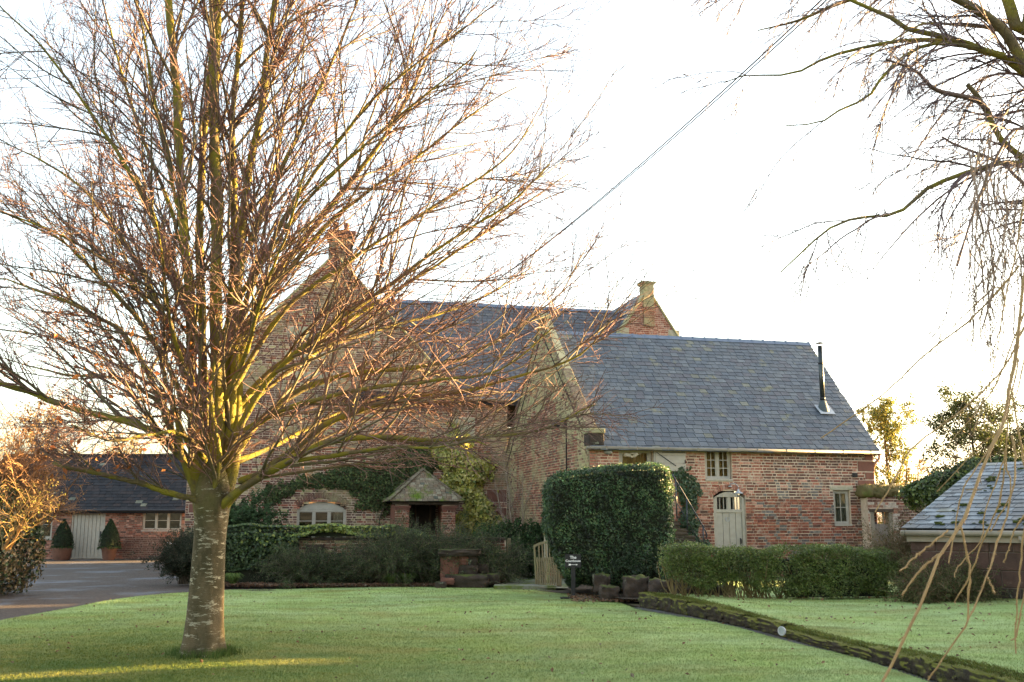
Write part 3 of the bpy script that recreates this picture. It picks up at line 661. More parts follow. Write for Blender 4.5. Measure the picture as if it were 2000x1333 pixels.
# floodlight and its conduit on the gable
s_ = None
def FG(px, py):                       # pixel -> (w, z) on the gable plane s=0
    r = ray(px, py); t = (C0 @ BU) / (r[:2] @ BU); p = r[:2] * t - C0; return p @ BV, EYE + r[2] * t
fwv, fzv = FG(1107, 826)
fld = thing('floodlight', 'small black floodlight on the lichened gable end of the barn', 'floodlight', BW(-.05, fwv, fzv), BA)
MB().box(-.02, .03, -.05, .05, -.06, .06).build('bracket', M_black, fld)
V, F, _ = boxes([(-.18, .25, .0)], [(.07, .20, .10)], np.array([(.9, 0, -.43), (0, 1, 0), (.43, 0, .9)])); mk('lamp_head', V, F, M_black, fld)
MB().beam((-.02, 0, 0), (-.14, .2, 0), .03, .03).build('arm', M_black, fld)
MB().beam((.03, -.0, -.05), (.03, 0, -fzv + 1.2), .035, .035, up=(1, 0, 0)).build('conduit', M_black, fld)
# ================================================================ THE MAIN HOUSE (same frame as the barn, behind it)
HX = 6.35
house = thing('brick_house', 'tall old brick house with slate roof and cross gables behind the bare tree', 'house', BW(-HX, 9.4, 0), BA)
def h(s): return s + HX               # barn s -> house x ; house y = w - 9.4
GA, ge = 11.0, 6.05; gs = (GA - ge) / 4.62; xl, xr = h(-11.0), h(-1.75)
win = (h(-7.36), h(-5.70), .95, 2.28)
mb = MB()
def gable_front(mb, y, d):
    a, b, z0, z1 = win
    mb.prism([(xl, y, 0), (a, y, 0), (a, y, ge - .01), (xl, y, ge - .01)], (0, d, 0)); mb.prism([(b, y, 0), (xr, y, 0), (xr, y, ge - .01), (b, y, ge - .01)], (0, d, 0))
    mb.prism([(a, y, 0), (b, y, 0), (b, y, z0), (a, y, z0)], (0, d, 0)); mb.prism([(a, y, z1), (b, y, z1), (b, y, ge - .01), (a, y, ge - .01)], (0, d, 0))
    mb.prism([(xl, y, ge), (xr, y, ge), (0, y, GA)], (0, d, 0))
gable_front(mb, 0, .4); mb.prism([(xr, 0, 0), (h(0), 0, 0), (h(0), 0, ge - .1), (xr, 0, ge - .1)], (0, .4, 0))
hw = mb.build('front_wall', M_mortar, house)
def pal_house(s, z, header, g, r):
    n = N2(s, z, .6, 11); p = ['brown', 'red', 'sooty', 'algae'][g.choice(4, p=[.5, .22, .13, .15])] if s < xr else ['red', 'pink', 'brown'][g.choice(3, p=[.5, .15, .35])]
    c = PAL[p]; return np.array(c[g.integers(len(c))]) * g.uniform(.8, 1.1) * (1 + .3 * n)
stones = [(h(-7.9) , h(-7.15), 7.95, 8.35), (h(-5.5), h(-4.7), 7.95, 8.3), (-1.6, -.2, 7.2, 7.45), (-1.3, .4, 6.5, 6.75), (h(-10.9), h(-10.2), 2.6, 3.0), (h(-10.9), h(-10.3), 1.9, 2.2), (h(-.75), h(-.02), 2.3, 2.75), (h(-.6), h(-.02), 1.7, 2.1), (h(-1.9), h(-1.2), 4.6, 5.3), (h(-10.7), h(-10.1), 5.0, 5.5)]
ivh = spans(lambda z: xl if z < ge else -(GA - z) / gs, lambda z: h(-.01) if z < ge - .1 else (xr if z < ge else (GA - z) / gs), [(win[0], win[1], win[2], seg_arch(2.02, .30))] + [(a, b, c, d) for a, b, c, d in stones])
C, H, K = lay(xl, h(0), .6, GA, ivh, pal_house)
place_bricks(house, hw, C, H, K, lambda C, H: (C, np.eye(3), H), M_brickold)
for a, b, c, d in stones: MB().box(a + .01, b - .01, -.018, .1, c + .01, d - .01).build('stone', M_pale if c > 4 else M_stone, hw, bevel=.01)
# kneelers and coping of the left gable
for sgn in (-1, 1):
    for i in range(9):
        x0_, x1_ = sgn * 4.62 * i / 9, sgn * 4.62 * (i + 1) / 9 * .998
        za, zb = GA - abs(x0_) * gs, GA - abs(x1_) * gs
        MB().prism([(x0_, -.05, za + .003), (x1_, -.05, zb + .003), (x1_, -.05, zb + .12), (x0_, -.05, za + .12)], (0, .5, 0)).build('coping_stone', M_coping, hw, bevel=.015)
# window
wdw = window(house, win[0], win[1], win[2], 2.02, 0, 3, 3, fw=.06, rec=.08, curtain=((win[1] - .42, win[1] - .08),))
arc = [(win[0] + (win[1] - win[0]) * t, .08, 2.024 + .26 * (1 - (2 * t - 1) ** 2)) for t in np.linspace(0, 1, 13)]
MB().prism(arc, (0, .06, 0)).build('arched_head', M_paint, wdw)
for i in range(22):
    t = (i + .5) / 22; x = win[0] - .06 + (win[1] - win[0] + .12) * t; zc = 2.13 + .29 * (1 - (2 * t - 1) ** 2); a = (2 * t - 1) * .5
    ax = np.array([(math.cos(a), 0, -math.sin(a)), (0, 1, 0), (math.sin(a), 0, math.cos(a))])
    V, F, cc = boxes([(0, 0, 0)], [(.033, .022, .10)], ax, [np.array(PAL['brown'][i % 4]) * rng.uniform(.9, 1.2)], jit=.003); o = mk('arch_brick', V, F, M_brickold, hw, cc); o.location = (x, -.01, zc + .08)
# roofs
RY, RH = 4.6, 10.45
rr = MB(); rr.prism([(.2, -.25, ge - .12), (.2, RY, RH), (.2, RY * 2, ge), (.2, RY * 2, ge - .2), (.2, RY, RH - .2), (.2, -.25, ge - .3)], (h(6.4) - .2, 0, 0)); rfh = rr.build('roof', M_slatedk, house)
Wm = np.array((0, RY + .25, RH - ge + .12)); lm = np.linalg.norm(Wm); Wm /= lm
zc_ = lambda w: ge - .12 + w * Wm[2]
slates(house, rfh, (0, -.25, ge - .12), (1, 0, 0), Wm, lambda w: [(max((GA - zc_(w)) / gs - 0.05, 0), h(6.1))], 12, lm, ew=.25, ex=.215, pal=[(.05, .055, .07), (.06, .066, .08), (.045, .05, .062), (.07, .07, .075)])
for i in range(34):
    a = .5 + i * (h(5.7) - .5) / 34; b = .5 + (i + 1) * (h(5.7) - .5) / 34
    MB().prism([(a + .012, RY + y, RH + .05 + z) for y, z in ((-.15, -.13), (-.015, .03), (.015, .03), (.15, -.13), (0, -.03))], (b - a - .014, 0, 0)).build('ridge_tile', M_ridge, rfh)
MB().tube([(xr - .15, -.3, ge - .12), (h(.0) - .02, -.3, ge - .12)], .06, 8).build('gutter', M_gutter, house)
# roof of the left cross wing
for sgn in (-1, 1):
    U_ = np.array((0, 1, 0)); W_ = np.array((-sgn * 4.62, 0, GA - ge)); lw = np.linalg.norm(W_); W_ /= lw
    slates(house, rfh, (sgn * 4.62, .45, ge), U_, W_, lambda w: [(0, 6.5)], 6.5, lw, ew=.4, ex=.35, rest='wing_slates')
MB().prism([(-4.6, .41, ge - .02), (4.6, .41, ge - .02), (0, .41, GA - .03)], (0, 6.5, 0)).build('wing_roof', M_slatedk, house)
MB().box(xl, xl + .4, .41, 9, 0, ge - .03).build('side_wall', M_mortar, house); MB().box(xl, h(6.4), 8.8, 9.2, 0, ge - .25).build('back_wall', M_mortar, house)
# chimney on the left gable
r0 = ray(664, 540); 
chx = h(FR(664, 540, 9.7)[0]); 
chm = MB().box(chx - .40, chx + .40, .0 + .05, .85, 8.6, 11.95).build('chimney', M_mortar, house)
def chim(root, part, x0, x1, y0, y1, z0, z1, pal, m, **k):
    for (axis, a, b, off, sgn) in (('x', x0, x1, y0, -1), ('y', y0, y1, x1, 1), ('y', y0, y1, x0, -1)):
        C, H, K = lay(a, b, z0, z1, lambda z: [(a, b)], pal, **k)
        if axis == 'x': tf = lambda C, H: (np.stack([C[:, 0], C[:, 1] * 0 + off, C[:, 2]], 1), np.eye(3), H)
        else: tf = lambda C, H: (np.stack([C[:, 0] * 0 + off, C[:, 0], C[:, 2]], 1), np.eye(3), np.stack([H[:, 1], H[:, 0], H[:, 2]], 1))
        place_bricks(root, part, C, H, K, tf, m)
chim(house, chm, chx - .4, chx + .4, .05, .85, 8.6, 11.95, pal_house, M_brickold)
MB().box(chx - .46, chx + .46, -.01, .91, 11.7, 11.82).box(chx - .5, chx + .5, -.05, .95, 11.823, 11.95).build('chimney_crown', M_stone, chm, bevel=.01)
for dx in (-.2, .2): MB().lathe([(.11, 11.95), (.12, 12.0), (.09, 12.1), (.10, 12.3), (.12, 12.34), (.08, 12.34)], (chx + dx, .45, 0), 14).build('chimney_pot', M_terra, chm, smooth=True)
# right cross gable rising behind the barn
sa, za_ = FR(1265, 568, 12.0); ga = h(sa); GAR = za_; k2 = 1.52; yg = 2.6
hb = (GAR - 5.5) / k2
gr2 = MB().prism([(ga - hb, yg, 5.5), (ga + hb, yg, 5.5), (ga, yg, GAR)], (0, .4, 0)).build('cross_gable', M_mortar, house)
st2 = [(ga - 1.30, ga - .86, GAR - 2.0, GAR - 1.6), (ga + .86, ga + 1.36, GAR - 2.0, GAR - 1.6)]
C, H, K = lay(ga - hb, ga + hb, 7.4, GAR, spans(lambda z: ga - (GAR - z) / k2, lambda z: ga + (GAR - z) / k2, st2), lambda s, z, hd, g, r: np.array(PAL['pink' if g.random() < .4 else 'red'][g.integers(3)]) * g.uniform(.8, 1.15))
place_bricks(house, gr2, C, H, K, lambda C, H: (np.stack([C[:, 0], C[:, 1] * 0 + yg, C[:, 2]], 1), np.eye(3), H), M_brick)
for a, b, c, d in st2: MB().box(a + .01, b - .01, yg - .02, yg + .1, c + .01, d - .01).build('stone', M_pale, gr2, bevel=.01)
for sgn in (-1, 1):
    for i in range(5):
        f0, f1 = hb * i / 5, hb * (i + .996) / 5
        MB().prism([(ga + sgn * f0, yg - .06, GAR - k2 * f0 + .01), (ga + sgn * f1, yg - .06, GAR - k2 * f1 + .01), (ga + sgn * f1, yg - .06, GAR - k2 * f1 + .16), (ga + sgn * f0, yg - .06, GAR - k2 * f0 + .16)], (0, .5, 0)).build('coping_stone', M_coping, gr2, bevel=.015)
st = MB().box(ga - .22, ga + .22, yg - .12, yg + .35, GAR - 1.5, GAR + .25).build('chimney_stub', M_mortarg, house)
chim(house, st, ga - .22, ga + .22, yg - .12, yg + .35, GAR - 1.5, GAR + .25, lambda s, z, hd, g, r: np.array(PAL['algae' if z > GAR - .7 else 'red'][g.integers(3)]) * g.uniform(.85, 1.2), M_brickold)
MB().prism([(ga - .26, yg - .16, GAR + .25), (ga + .26, yg - .16, GAR + .25), (ga + .34, yg - .2, GAR + .36), (ga - .34, yg - .2, GAR + .36)], (0, .6, 0)).build('stub_cap', M_coping, st, bevel=.015)
for sgn in (-1, 1):
    W_ = np.array((-sgn, 0, k2)); W_ /= np.linalg.norm(W_); 
    slates(house, rfh, (ga + sgn * (hb + .02), yg + .42, 5.5), (0, 1, 0), W_, lambda w: [(0, 5.4)], 5.4, (GAR - 5.5) / W_[2], ew=.3, ex=.24, rest='wing_slates')
MB().prism([(ga - hb + .03, yg + .41, 5.5), (ga + hb - .03, yg + .41, 5.5), (ga, yg + .41, GAR - .05)], (0, 5.4, 0)).build('wing_roof', M_slatedk, house)

# ================================================================ PORCH, standing in front of the house wall
px0, px1 = FR(770, 990, 7.9)[0], FR(893, 990, 7.9)[0]
porch = thing('porch', 'small open brick porch with mossy pyramid tiled roof beside the yellow ivy', 'porch', BW((px0 + px1) / 2, 7.9, 0), BA)
pw = (px1 - px0) / 2; pe = 2.28
def pillar(xa, xb, ya, yb):
    p = MB().box(xa + .01, xb - .01, ya + .01, yb - .01, 0, pe - .08).build('pillar', M_mortar, porch)
    for (axis, a, b, off) in (('x', xa, xb, ya), ('y', ya, yb, xb), ('y', ya, yb, xa)):
        C, H, K = lay(a, b, .55 if axis == 'x' else .55, pe - .10, lambda z: [(a, b)], lambda s, z, hd, g, r: np.array(PAL[['red', 'pink', 'brown'][g.choice(3, p=[.5, .2, .3])]][g.integers(3)]) * g.uniform(.85, 1.1))
        tf = (lambda C, H: (np.stack([C[:, 0], C[:, 1] * 0 + off, C[:, 2]], 1), np.eye(3), H)) if axis == 'x' else (lambda C, H: (np.stack([C[:, 0] * 0 + off, C[:, 0], C[:, 2]], 1), np.eye(3), np.stack([H[:, 1], H[:, 0], H[:, 2]], 1)))
        place_bricks(porch, p, C, H, K, tf, M_brick, key=lambda C: -C[:, 2], n_ind=(60 if axis == 'x' else 0))
    MB().box(xa - .05, xb + .05, ya - .05, yb + .05, pe - .22, pe - .14).box(xa - .02, xb + .02, ya - .02, yb + .02, pe - .30, pe - .223).build('corbel', M_stone, p, bevel=.008)
pillar(-pw + .06, -pw + .50, 0, .34); pillar(pw - .50, pw - .06, 0, .34)
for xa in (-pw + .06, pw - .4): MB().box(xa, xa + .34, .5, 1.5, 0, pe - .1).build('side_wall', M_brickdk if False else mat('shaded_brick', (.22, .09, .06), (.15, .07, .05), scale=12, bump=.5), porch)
MB().box(-pw - .05, pw + .05, -.06, .14, pe - .10, pe).build('beam', M_oak, porch)
MB().box(-pw + .5, pw - .5, 1.38, 1.42, 0, pe - .1).build('door', mat('dark_door', (.03, .022, .018), (.02, .016, .013), scale=8), porch)
for xx in (-.18, .34): MB().box(xx, xx + .07, 1.33, 1.37, 0, pe - .1).build('door_post', M_oak, porch)
ap = np.array((0, .72, FR(828, 918, 8.6)[1])); e = .22; cn = [np.array(q) for q in ((-pw - e, -e, pe), (pw + e, -e, pe), (pw + e, 1.5 + e, pe), (-pw - e, 1.5 + e, pe))]
pr = MB().add([*cn, ap], [np.array([(0, 1, 4), (1, 2, 4), (2, 3, 4), (3, 0, 4)]), np.array([(3, 2, 1, 0)])]).build('roof', M_slatedk, porch)
M_tile = mat('mossy_tile', (.2, .2, .2), attr=True, scale=9, var=.3, c3=(.10, .15, .015), s3=2.2, th3=.50, w3=.12, rough=.85, bump=.5)
for i in range(4):
    a, b = cn[i], cn[(i + 1) % 4]; U_ = (b - a); lu = np.linalg.norm(U_); U_ = U_ / lu; mid = (a + b) / 2; W_ = ap - mid; lw = np.linalg.norm(W_); W_ = W_ / lw
    slates(porch, pr, a, U_, W_, lambda w, lu=lu, lw=lw: [(w / lw * lu / 2, lu - w / lw * lu / 2)], lu, lw, ew=.17, ex=.105, pal=[(.20, .16, .11), (.16, .13, .09), (.24, .21, .15), (.17, .12, .08)], rest='tiles', th=.014, lich=.1, m=M_tile, rag=.008)
    n = 17
    for k in range(n):
        p0 = a + (ap - a) * (k / n); p1 = a + (ap - a) * ((k + 1.2) / n); MB().beam(p0 + (0, 0, .045), p1 + (0, 0, .03), .15, .03, col=np.array((.17, .14, .10)) * (.7 + .6 * ((k * 7) % 5) / 5)).build('hip_tile', M_tile, pr, bevel=.005)

# ================================================================ FAR LEFT OUTBUILDING (faces the camera)
OX, OY = P(357, 1092, 46)[0], 46.0
outb = thing('outbuilding', 'low red brick outbuilding with dark slate roof across the gravel drive', 'outbuilding', (OX, OY, 0))
def ox(px, py=1040): return P(px, py, OY)[0] - OX
def oz(py): return P(200, py, OY)[2]
ez = oz(992); L0 = ox(-80)
oh = [(ox(139), ox(204), -1, oz(999)), (ox(277), ox(353), oz(1036), oz(998)), (ox(58), ox(101), oz(1052), oz(998))]
mb = MB(); wall_sheet(mb, (L0, .2, 0, ez), 0, [(a, b, max(c, 0), min(d, ez - .01)) for a, b, c, d in oh], .3); ow = mb.build('front_wall', mat('dimmed_mortar', (.26, .19, .15), (.18, .13, .10), scale=4, bump=.4), outb)  # mortar colour darkened to paint in the dim light of the courtyard
def pal_out(s, z, hd, g, r):
    dk = s > ox(240) and (z < .95 or g.random() < .3); p = ('sooty' if g.random() < .5 else 'brown') if dk else ['red', 'pink', 'brown'][g.choice(3, p=[.45, .35, .2])]
    c = PAL[p]; return np.array(c[g.integers(len(c))]) * g.uniform(.85, 1.12)
C, H, K = lay(L0, .2, 0, ez, spans(L0, .2, oh), pal_out); place_bricks(outb, ow, C, H, K, lambda C, H: (C, np.eye(3), H), M_brick)
dd = MB().box(oh[0][0] + .06, oh[0][1] - .06, .06, .10, .02, oz(1000)).build('door', M_paint, outb)
nb = 8; bw = (oh[0][1] - oh[0][0] - .12) / nb
for k in range(nb): MB().box(oh[0][0] + .06 + bw * k + .008, oh[0][0] + .06 + bw * (k + 1) - .008, .03, .059, .02, oz(1001)).build('plank', M_paint, dd, bevel=.004)
for _a, _b in ((oh[0][0], oh[0][0] + .055), (oh[0][1] - .055, oh[0][1])): MB().box(_a, _b, .0, .12, 0, oz(999)).build('door_jamb', M_paint, outb)
MB().box(oh[0][1] - .2, oh[0][1] - .15, .0, .028, .95, 1.2).build('handle', M_black, dd)
wo = window(outb, oh[1][0], oh[1][1], oh[1][2], oh[1][3], 0, 3, 2, fw=.06, rec=.06)
window(outb, oh[2][0], oh[2][1], oh[2][2], oh[2][3], 0, 1, 2, fw=.06, rec=.06, curtain=((oh[2][0], oh[2][0] + .5),))
ry, rh = 3.6, P(200, 890, OY + 3.6)[2]
orf = MB().prism([(L0, -.3, ez - .1), (L0, ry, rh), (L0, 2 * ry, ez), (L0, 2 * ry, ez - .2), (L0, ry, rh - .2), (L0, -.3, ez - .25)], (-L0 + .25, 0, 0)).build('roof', M_slatedk, outb)
Wo = np.array((0, ry + .3, rh - ez + .1)); lo_ = np.linalg.norm(Wo); Wo /= lo_
slates(outb, orf, (L0, -.3, ez - .1), (1, 0, 0), Wo, lambda w: [(0, -L0 + .25)], 0, lo_, ew=.3, ex=.25, pal=[(.014, .015, .019), (.02, .02, .023), (.012, .013, .016), (.024, .02, .021)], m=mat('dark_slate', (.02, .02, .02), attr=True, scale=5, var=.3, rough=.75, spec=.2))
MB().box(L0, .25, ry - .14, ry + .14, rh - .05, rh + .07).build('ridge_tile', M_slatedk, orf)
MB().tube([(L0, -.36, ez - .13), (.22, -.36, ez - .13)], .06, 8).build('gutter', M_black, outb)
MB().box(-.04, .24, .3, 7, 0, ez - .2).build('side_wall', M_mortar, outb)
# white utility boxes by its corner
cb = P(340, 1075, OY - .4); b1 = MB().box(-.38, .3, -.2, .2, 0, .42).build('storage_box', mat('box_board', (.3, .27, .24), rough=.6), None); tag(b1, 'squat grey box on the gravel against the outbuilding below its long window', 'box'); b1.location = (cb[0], cb[1], 0)
b2 = MB().box(-.3, .3, -.06, .06, 0, .30).build('notice_board', mat('white_board', (.62, .62, .62), rough=.5), None); tag(b2, 'small white board propped on top of the squat grey box', 'board'); b2.location = (cb[0], cb[1], .43)
# potted topiary either side of the plank door
def topiary(px, lab, seed, fat):
    g = np.random.default_rng(seed); b = P(px, 1093, 45.2)
    t = thing('potted_topiary', lab, 'potted plant', (b[0], b[1], -.02), 0, 'potted cone shrubs beside the plank door')
    MB().lathe([(.30, 0), (.34, .05), (.44, .55), (.50, .60), (.50, .70), (.44, .70), (.43, .6), (0, .58)] if not fat else [(.42, 0), (.50, .08), (.56, .5), (.60, .56), (.60, .66), (.54, .66), (.52, .58), (0, .56)], sides=24).build('pot', M_terra, t, smooth=True)
    n = 3500; z = g.uniform(0, 1, n) ** .8; r = .58 * (1 - z ** 1.6) * (1 + .06 * g.normal(size=n)) + .04; a = g.uniform(0, 6.283, n)
    Cc = np.stack([r * np.cos(a), r * np.sin(a), .72 + z * 1.45], 1); Nn = np.stack([np.cos(a), np.sin(a), .4 + 0 * a], 1) + g.normal(size=(n, 3)) * .6
    V, F, c = leaves(Cc, Nn, .07, pick([(.02, .035, .015), (.03, .05, .02), (.015, .025, .012)], n, .2, g), g); mk('foliage', V, F, M_leafm, t, c, kind='stuff')
    MB().lathe([(.05, .6), (.5, .75), (.5, 1.1), (.3, 1.7), (.0, 2.1)], sides=12).build('foliage_core', M_core, t)
    n = 900; a = g.uniform(0, 6.283, n); r = g.uniform(.2, .68, n); Cc = np.stack([r * np.cos(a), r * np.sin(a), .74 - (r - .4) * .35 + g.normal(size=n) * .04], 1)
    V, F, c = leaves(Cc, g.normal(size=(n, 3)) + (0, 0, 1), .09, pick([(.05, .09, .03), (.04, .07, .03)], n, .2, g), g); mk('trailing_plant', V, F, M_leafm, t, c, kind='stuff'); t.scale = (.72, .72, .80)
topiary(120, 'clipped cone shrub in wide terracotta pot left of the plank door', 3, True)
topiary(212, 'clipped cone shrub in narrow terracotta pot right of the plank door', 4, False)

# ================================================================ GARDEN WALL to the right of the barn
ws0 = FR(1694, 980, -.35)[0]; wl = 5.2; gwl = thing('garden_wall', 'high dark brick garden wall topped with turf, running right from the barn', 'wall', BW(ws0, -.35, 0), BA)
wt = FR(1760, 962, -.35)[1]
o0, o1 = FR(1707, 1040, -.35)[0] - ws0, FR(1740, 1040, -.35)[0] - ws0; oz0, oz1 = FR(1720, 1052, -.35)[1], FR(1720, 1001, -.35)[1]
mb = MB(); hl = [(o0, o1, .2, oz1)]; wall_sheet(mb, (0, wl, 0, wt), 0, hl, .34); gww = mb.build('wall_body', M_mortar, gwl)
def pal_gw(s, z, hd, g, r):
    if s < .95 and z < wt - .25: c = [(.42, .38, .33), (.30, .14, .10), (.38, .33, .28), (.2, .1, .07)]
    else: c = PAL['sooty'] + PAL['brown'] + [(.2, .07, .05)]
    return np.array(c[g.integers(len(c))]) * g.uniform(.8, 1.15)
C, H, K = lay(0, wl, 0, wt, spans(0, wl, [(o0 - .1, o1 + .1, .2, oz1 + .10)]), pal_gw)
place_bricks(gwl, gww, C, H, K, lambda C, H: (C, np.eye(3), H), M_brick, key=lambda C: -C[:, 2] * 1.2 + C[:, 0] * .5, n_ind=150)
MB().box(o0 - .12, o1 + .12, -.03, .25, oz1 + .005, oz1 + .095).build('lintel', M_oak, gww, bevel=.006)
MB().box(o0 - .08, o0 + .03, -.01, .2, .2, oz1).build('jamb', M_gutter, gww); MB().box(o1 - .02, o1 + .08, -.008, .2, .2, oz1).build('jamb', M_gutter, gww)
dz0 = FR(1720, 1024, -.35)[1]
gd = MB().box(o0 + .04, o1 - .03, .06, .1, .2, dz0).build('door', mat('grey_brown_panel', (.21, .18, .155), (.17, .145, .13), scale=6, rough=.6), gwl)
MB().box(o0 + .04, o1 - .03, .04, .059, dz0 - .36, dz0 - .32).build('rail', M_gutter, gd); MB().box(o1 - .19, o1 - .165, .05, .09, dz0 + .002, oz1).build('bar', M_gutter, gwl)
tc = MB(); g = np.random.default_rng(5)
for i in range(19):
    V, F = blob((i * .285 + .1, .17, wt + .03), (.24, .27, .14 + .05 * g.random()), seed=i, amp=.3); tc.add(V, F)
tc.build('turf_coping', mat('turf_coping', (.09, .085, .03), (.14, .11, .05), scale=6, c3=(.10, .12, .03), s3=2, bump=.9, bs=20), gwl, smooth=True, kind='stuff')
n = 5000; p = np.stack([g.uniform(-.1, wl, n), .17 + g.normal(size=n) * .16, wt + .10 + .05 * g.random(n)], 1)
q = p + np.stack([g.normal(size=n) * .05, g.normal(size=n) * .05, g.uniform(.04, .13, n)], 1); V = np.stack([p - (.006, 0, 0), p + (.006, 0, 0), q], 1).reshape(-1, 3)
mk('grass_tufts', V, np.arange(3 * n).reshape(-1, 3), M_leafm, gwl, np.repeat(pick([(.2, .16, .06), (.12, .14, .04), (.24, .17, .08)], n, .2, g), 3, axis=0), kind='stuff')

# ================================================================ SLATE SHED at the right edge, turned 45 degrees
E0 = P(1770, 1031, 20.0)
shed = thing('stone_shed', 'low red sandstone shed with mossy frosted slate roof at the right edge', 'shed', (E0[0], E0[1], .1), R(-45))
szE = E0[2] - .1; SLn = 2.9; sd_ = 4.2; sR = P(1935, 905, E0[1] + 4.2 * .707)[2] - .1
Ws = np.array((0, sd_, sR - szE)); ls = np.linalg.norm(Ws); Ws /= ls
srf = MB().prism([(0, 0, szE - .02), (0, sd_, sR - .02), (0, sd_, sR - .12), (0, 0, szE - .08)], (SLn, 0, 0)).build('roof', M_slatedk, shed)
M_slf = mat('frosted_slate', (.1, .1, .1), attr=True, scale=5, var=.35, c3=(.19, .22, .245), s3=2.6, th3=.55, w3=.2, rough=.5, spec=.5, bump=.3, bs=25)
slates(shed, srf, (-.04, -.06, szE - .03), (1, 0, 0), Ws, lambda w: [(-.04, SLn)], SLn, ls + .06, ew=.27, ex=.25, n_ind=260, key=lambda C: C[:, 0] + C[:, 1] * .4, th=.012, lich=.05, m=M_slf, rag=.012, pal=[(.06, .078, .095), (.085, .107, .125), (.045, .055, .068), (.115, .14, .16), (.062, .066, .068), (.04, .048, .055)])
MB().tube([(-.05, -.12, szE - .10), (SLn, -.12, szE - .10)], .055, 10).build('gutter', M_gutter, shed, smooth=True)
MB().box(0.02, SLn, -.06, -.02, szE - .26, szE - .12).build('fascia', M_gutter, shed)
M_dst = mat('shaded_sandstone', (.085, .048, .036), (.045, .028, .022), scale=2.5, c3=(.14, .10, .075), s3=3, th3=.6, bump=.7, bs=30)  # darker copy of the sandstone, eave shade put into its colour
sw = MB().box(.06, SLn, .03, .35, 0, szE - .14).build('front_wall', mat('dark_mortar', (.13, .10, .08), (.09, .07, .055), scale=8), shed); MB().box(.06, .4, .36, sd_ - .2, 0, szE - .15).build('side_wall', M_dst, shed); MB().box(SLn - .34, SLn, .36, sd_ - .2, 0, szE - .15).build('side_wall', M_dst, shed); MB().box(.06, SLn, sd_ - .2, sd_ - .02, 0, sR - .15).build('back_wall', M_dst, shed)
z = 0; g = np.random.default_rng(9)
for hgt in (.34, .30, .32, .26):
    if z + .1 > szE - .16: break
    hh = min(hgt, szE - .15 - z); x = .05
    while x < SLn - .2:
        L = g.uniform(.35, .75); MB().box(x + .008, x + L - .008, .0 + g.uniform(0, .012), .2, z + .008, z + hh - .008).build('block', M_dst if z > .1 else M_mossy, sw, bevel=.012); x += L
    z += hgt
dpx = 1.0
for px_ in (1986,):
    for t in np.linspace(0, 6, 601):
        q = np.array((E0[0] + .707 * t, E0[1] - .707 * t)) + np.array((-.707, -.707)) * .1
        if (q[0] / (q[1] * .9953)) >= (px_ - 1000) / 2000: dpx = t; break
MB().tube(spline([(dpx - .05, -.12, szE - .14), (dpx - .05, -.13, szE - .2), (dpx + .03, -.06, szE - .3), (dpx + .06, -.05, szE - .45), (dpx + .06, -.05, .0)], 16), .04, 10).build('downpipe', M_gutter, shed, smooth=True)
g = np.random.default_rng(12); mo = MB()
for k in range(60):
    x, w = g.uniform(.4, 2.7), g.uniform(.1, ls - .2)
    if k < 8: w = g.uniform(.02, .3)
    V, F = blob(np.array((x, 0, szE)) + Ws * w + (0, 0, .02), np.array((.08, .06, .03)) * g.uniform(.2, .9), seed=k, amp=.7, n=2); mo.add(V, F)
M_mosscl = mat('moss', (.07, .09, .015), (.04, .055, .015), scale=15, bump=.9, bs=60)
mo.build('moss_clumps', M_mosscl, srf, smooth=True, kind='stuff')
# ================================================================ LOW GARDEN WALL with ivy, shrubs, mounting stones, gate
LWY = 27.6
lx0, lx1 = P(395, 1100, LWY)[0], P(988, 1100, LWY)[0]; lz = P(960, 1050, LWY)[2]
lw_ = thing('low_garden_wall', 'low red brick garden wall half buried in ivy and shrubs left of the gate', 'wall', (lx0, LWY, 0)); LWL = lx1 - lx0
wb = MB().box(0, LWL, .01, .34, 0, lz - .08).build('wall_body', M_mortar, lw_)
C, H, K = lay(0, LWL, 0, lz - .08, lambda z: [(0, LWL)], lambda s, z, hd, g, r: np.array(PAL[['red', 'brown', 'sooty', 'algae'][g.choice(4, p=[.35, .35, .15, .15])]][g.integers(3 if 0 else 2)]) * g.uniform(.7, 1.15))
xa_, xb_ = P(615, 1080, LWY)[0] - lx0, P(735, 1080, LWY)[0] - lx0
place_bricks(lw_, wb, C, H, K, lambda C, H: (C, np.eye(3), H), M_brickold, key=lambda C: np.where(((C[:, 0] > xa_) & (C[:, 0] < xb_)) | (C[:, 0] > LWL - .6), -C[:, 2], 9), n_ind=200)
for i in range(14):
    a = LWL * i / 14; MB().box(a + .008, a + LWL / 14 - .008, -.05, .40, lz - .078, lz + .0).build('coping_stone', M_mossy, wb, bevel=.015)
MB().box(LWL + .02, LWL + .13, .08, .2, 0, lz - .02).build('gate_post', M_wood, lw_, bevel=.008)
pl = MB().box(P(598, 1090, LWY)[0] - lx0, P(633, 1090, LWY)[0] - lx0, -.14, .0, .05, P(600, 1064, LWY)[2]).build('pier', M_mossy, lw_, bevel=.02)

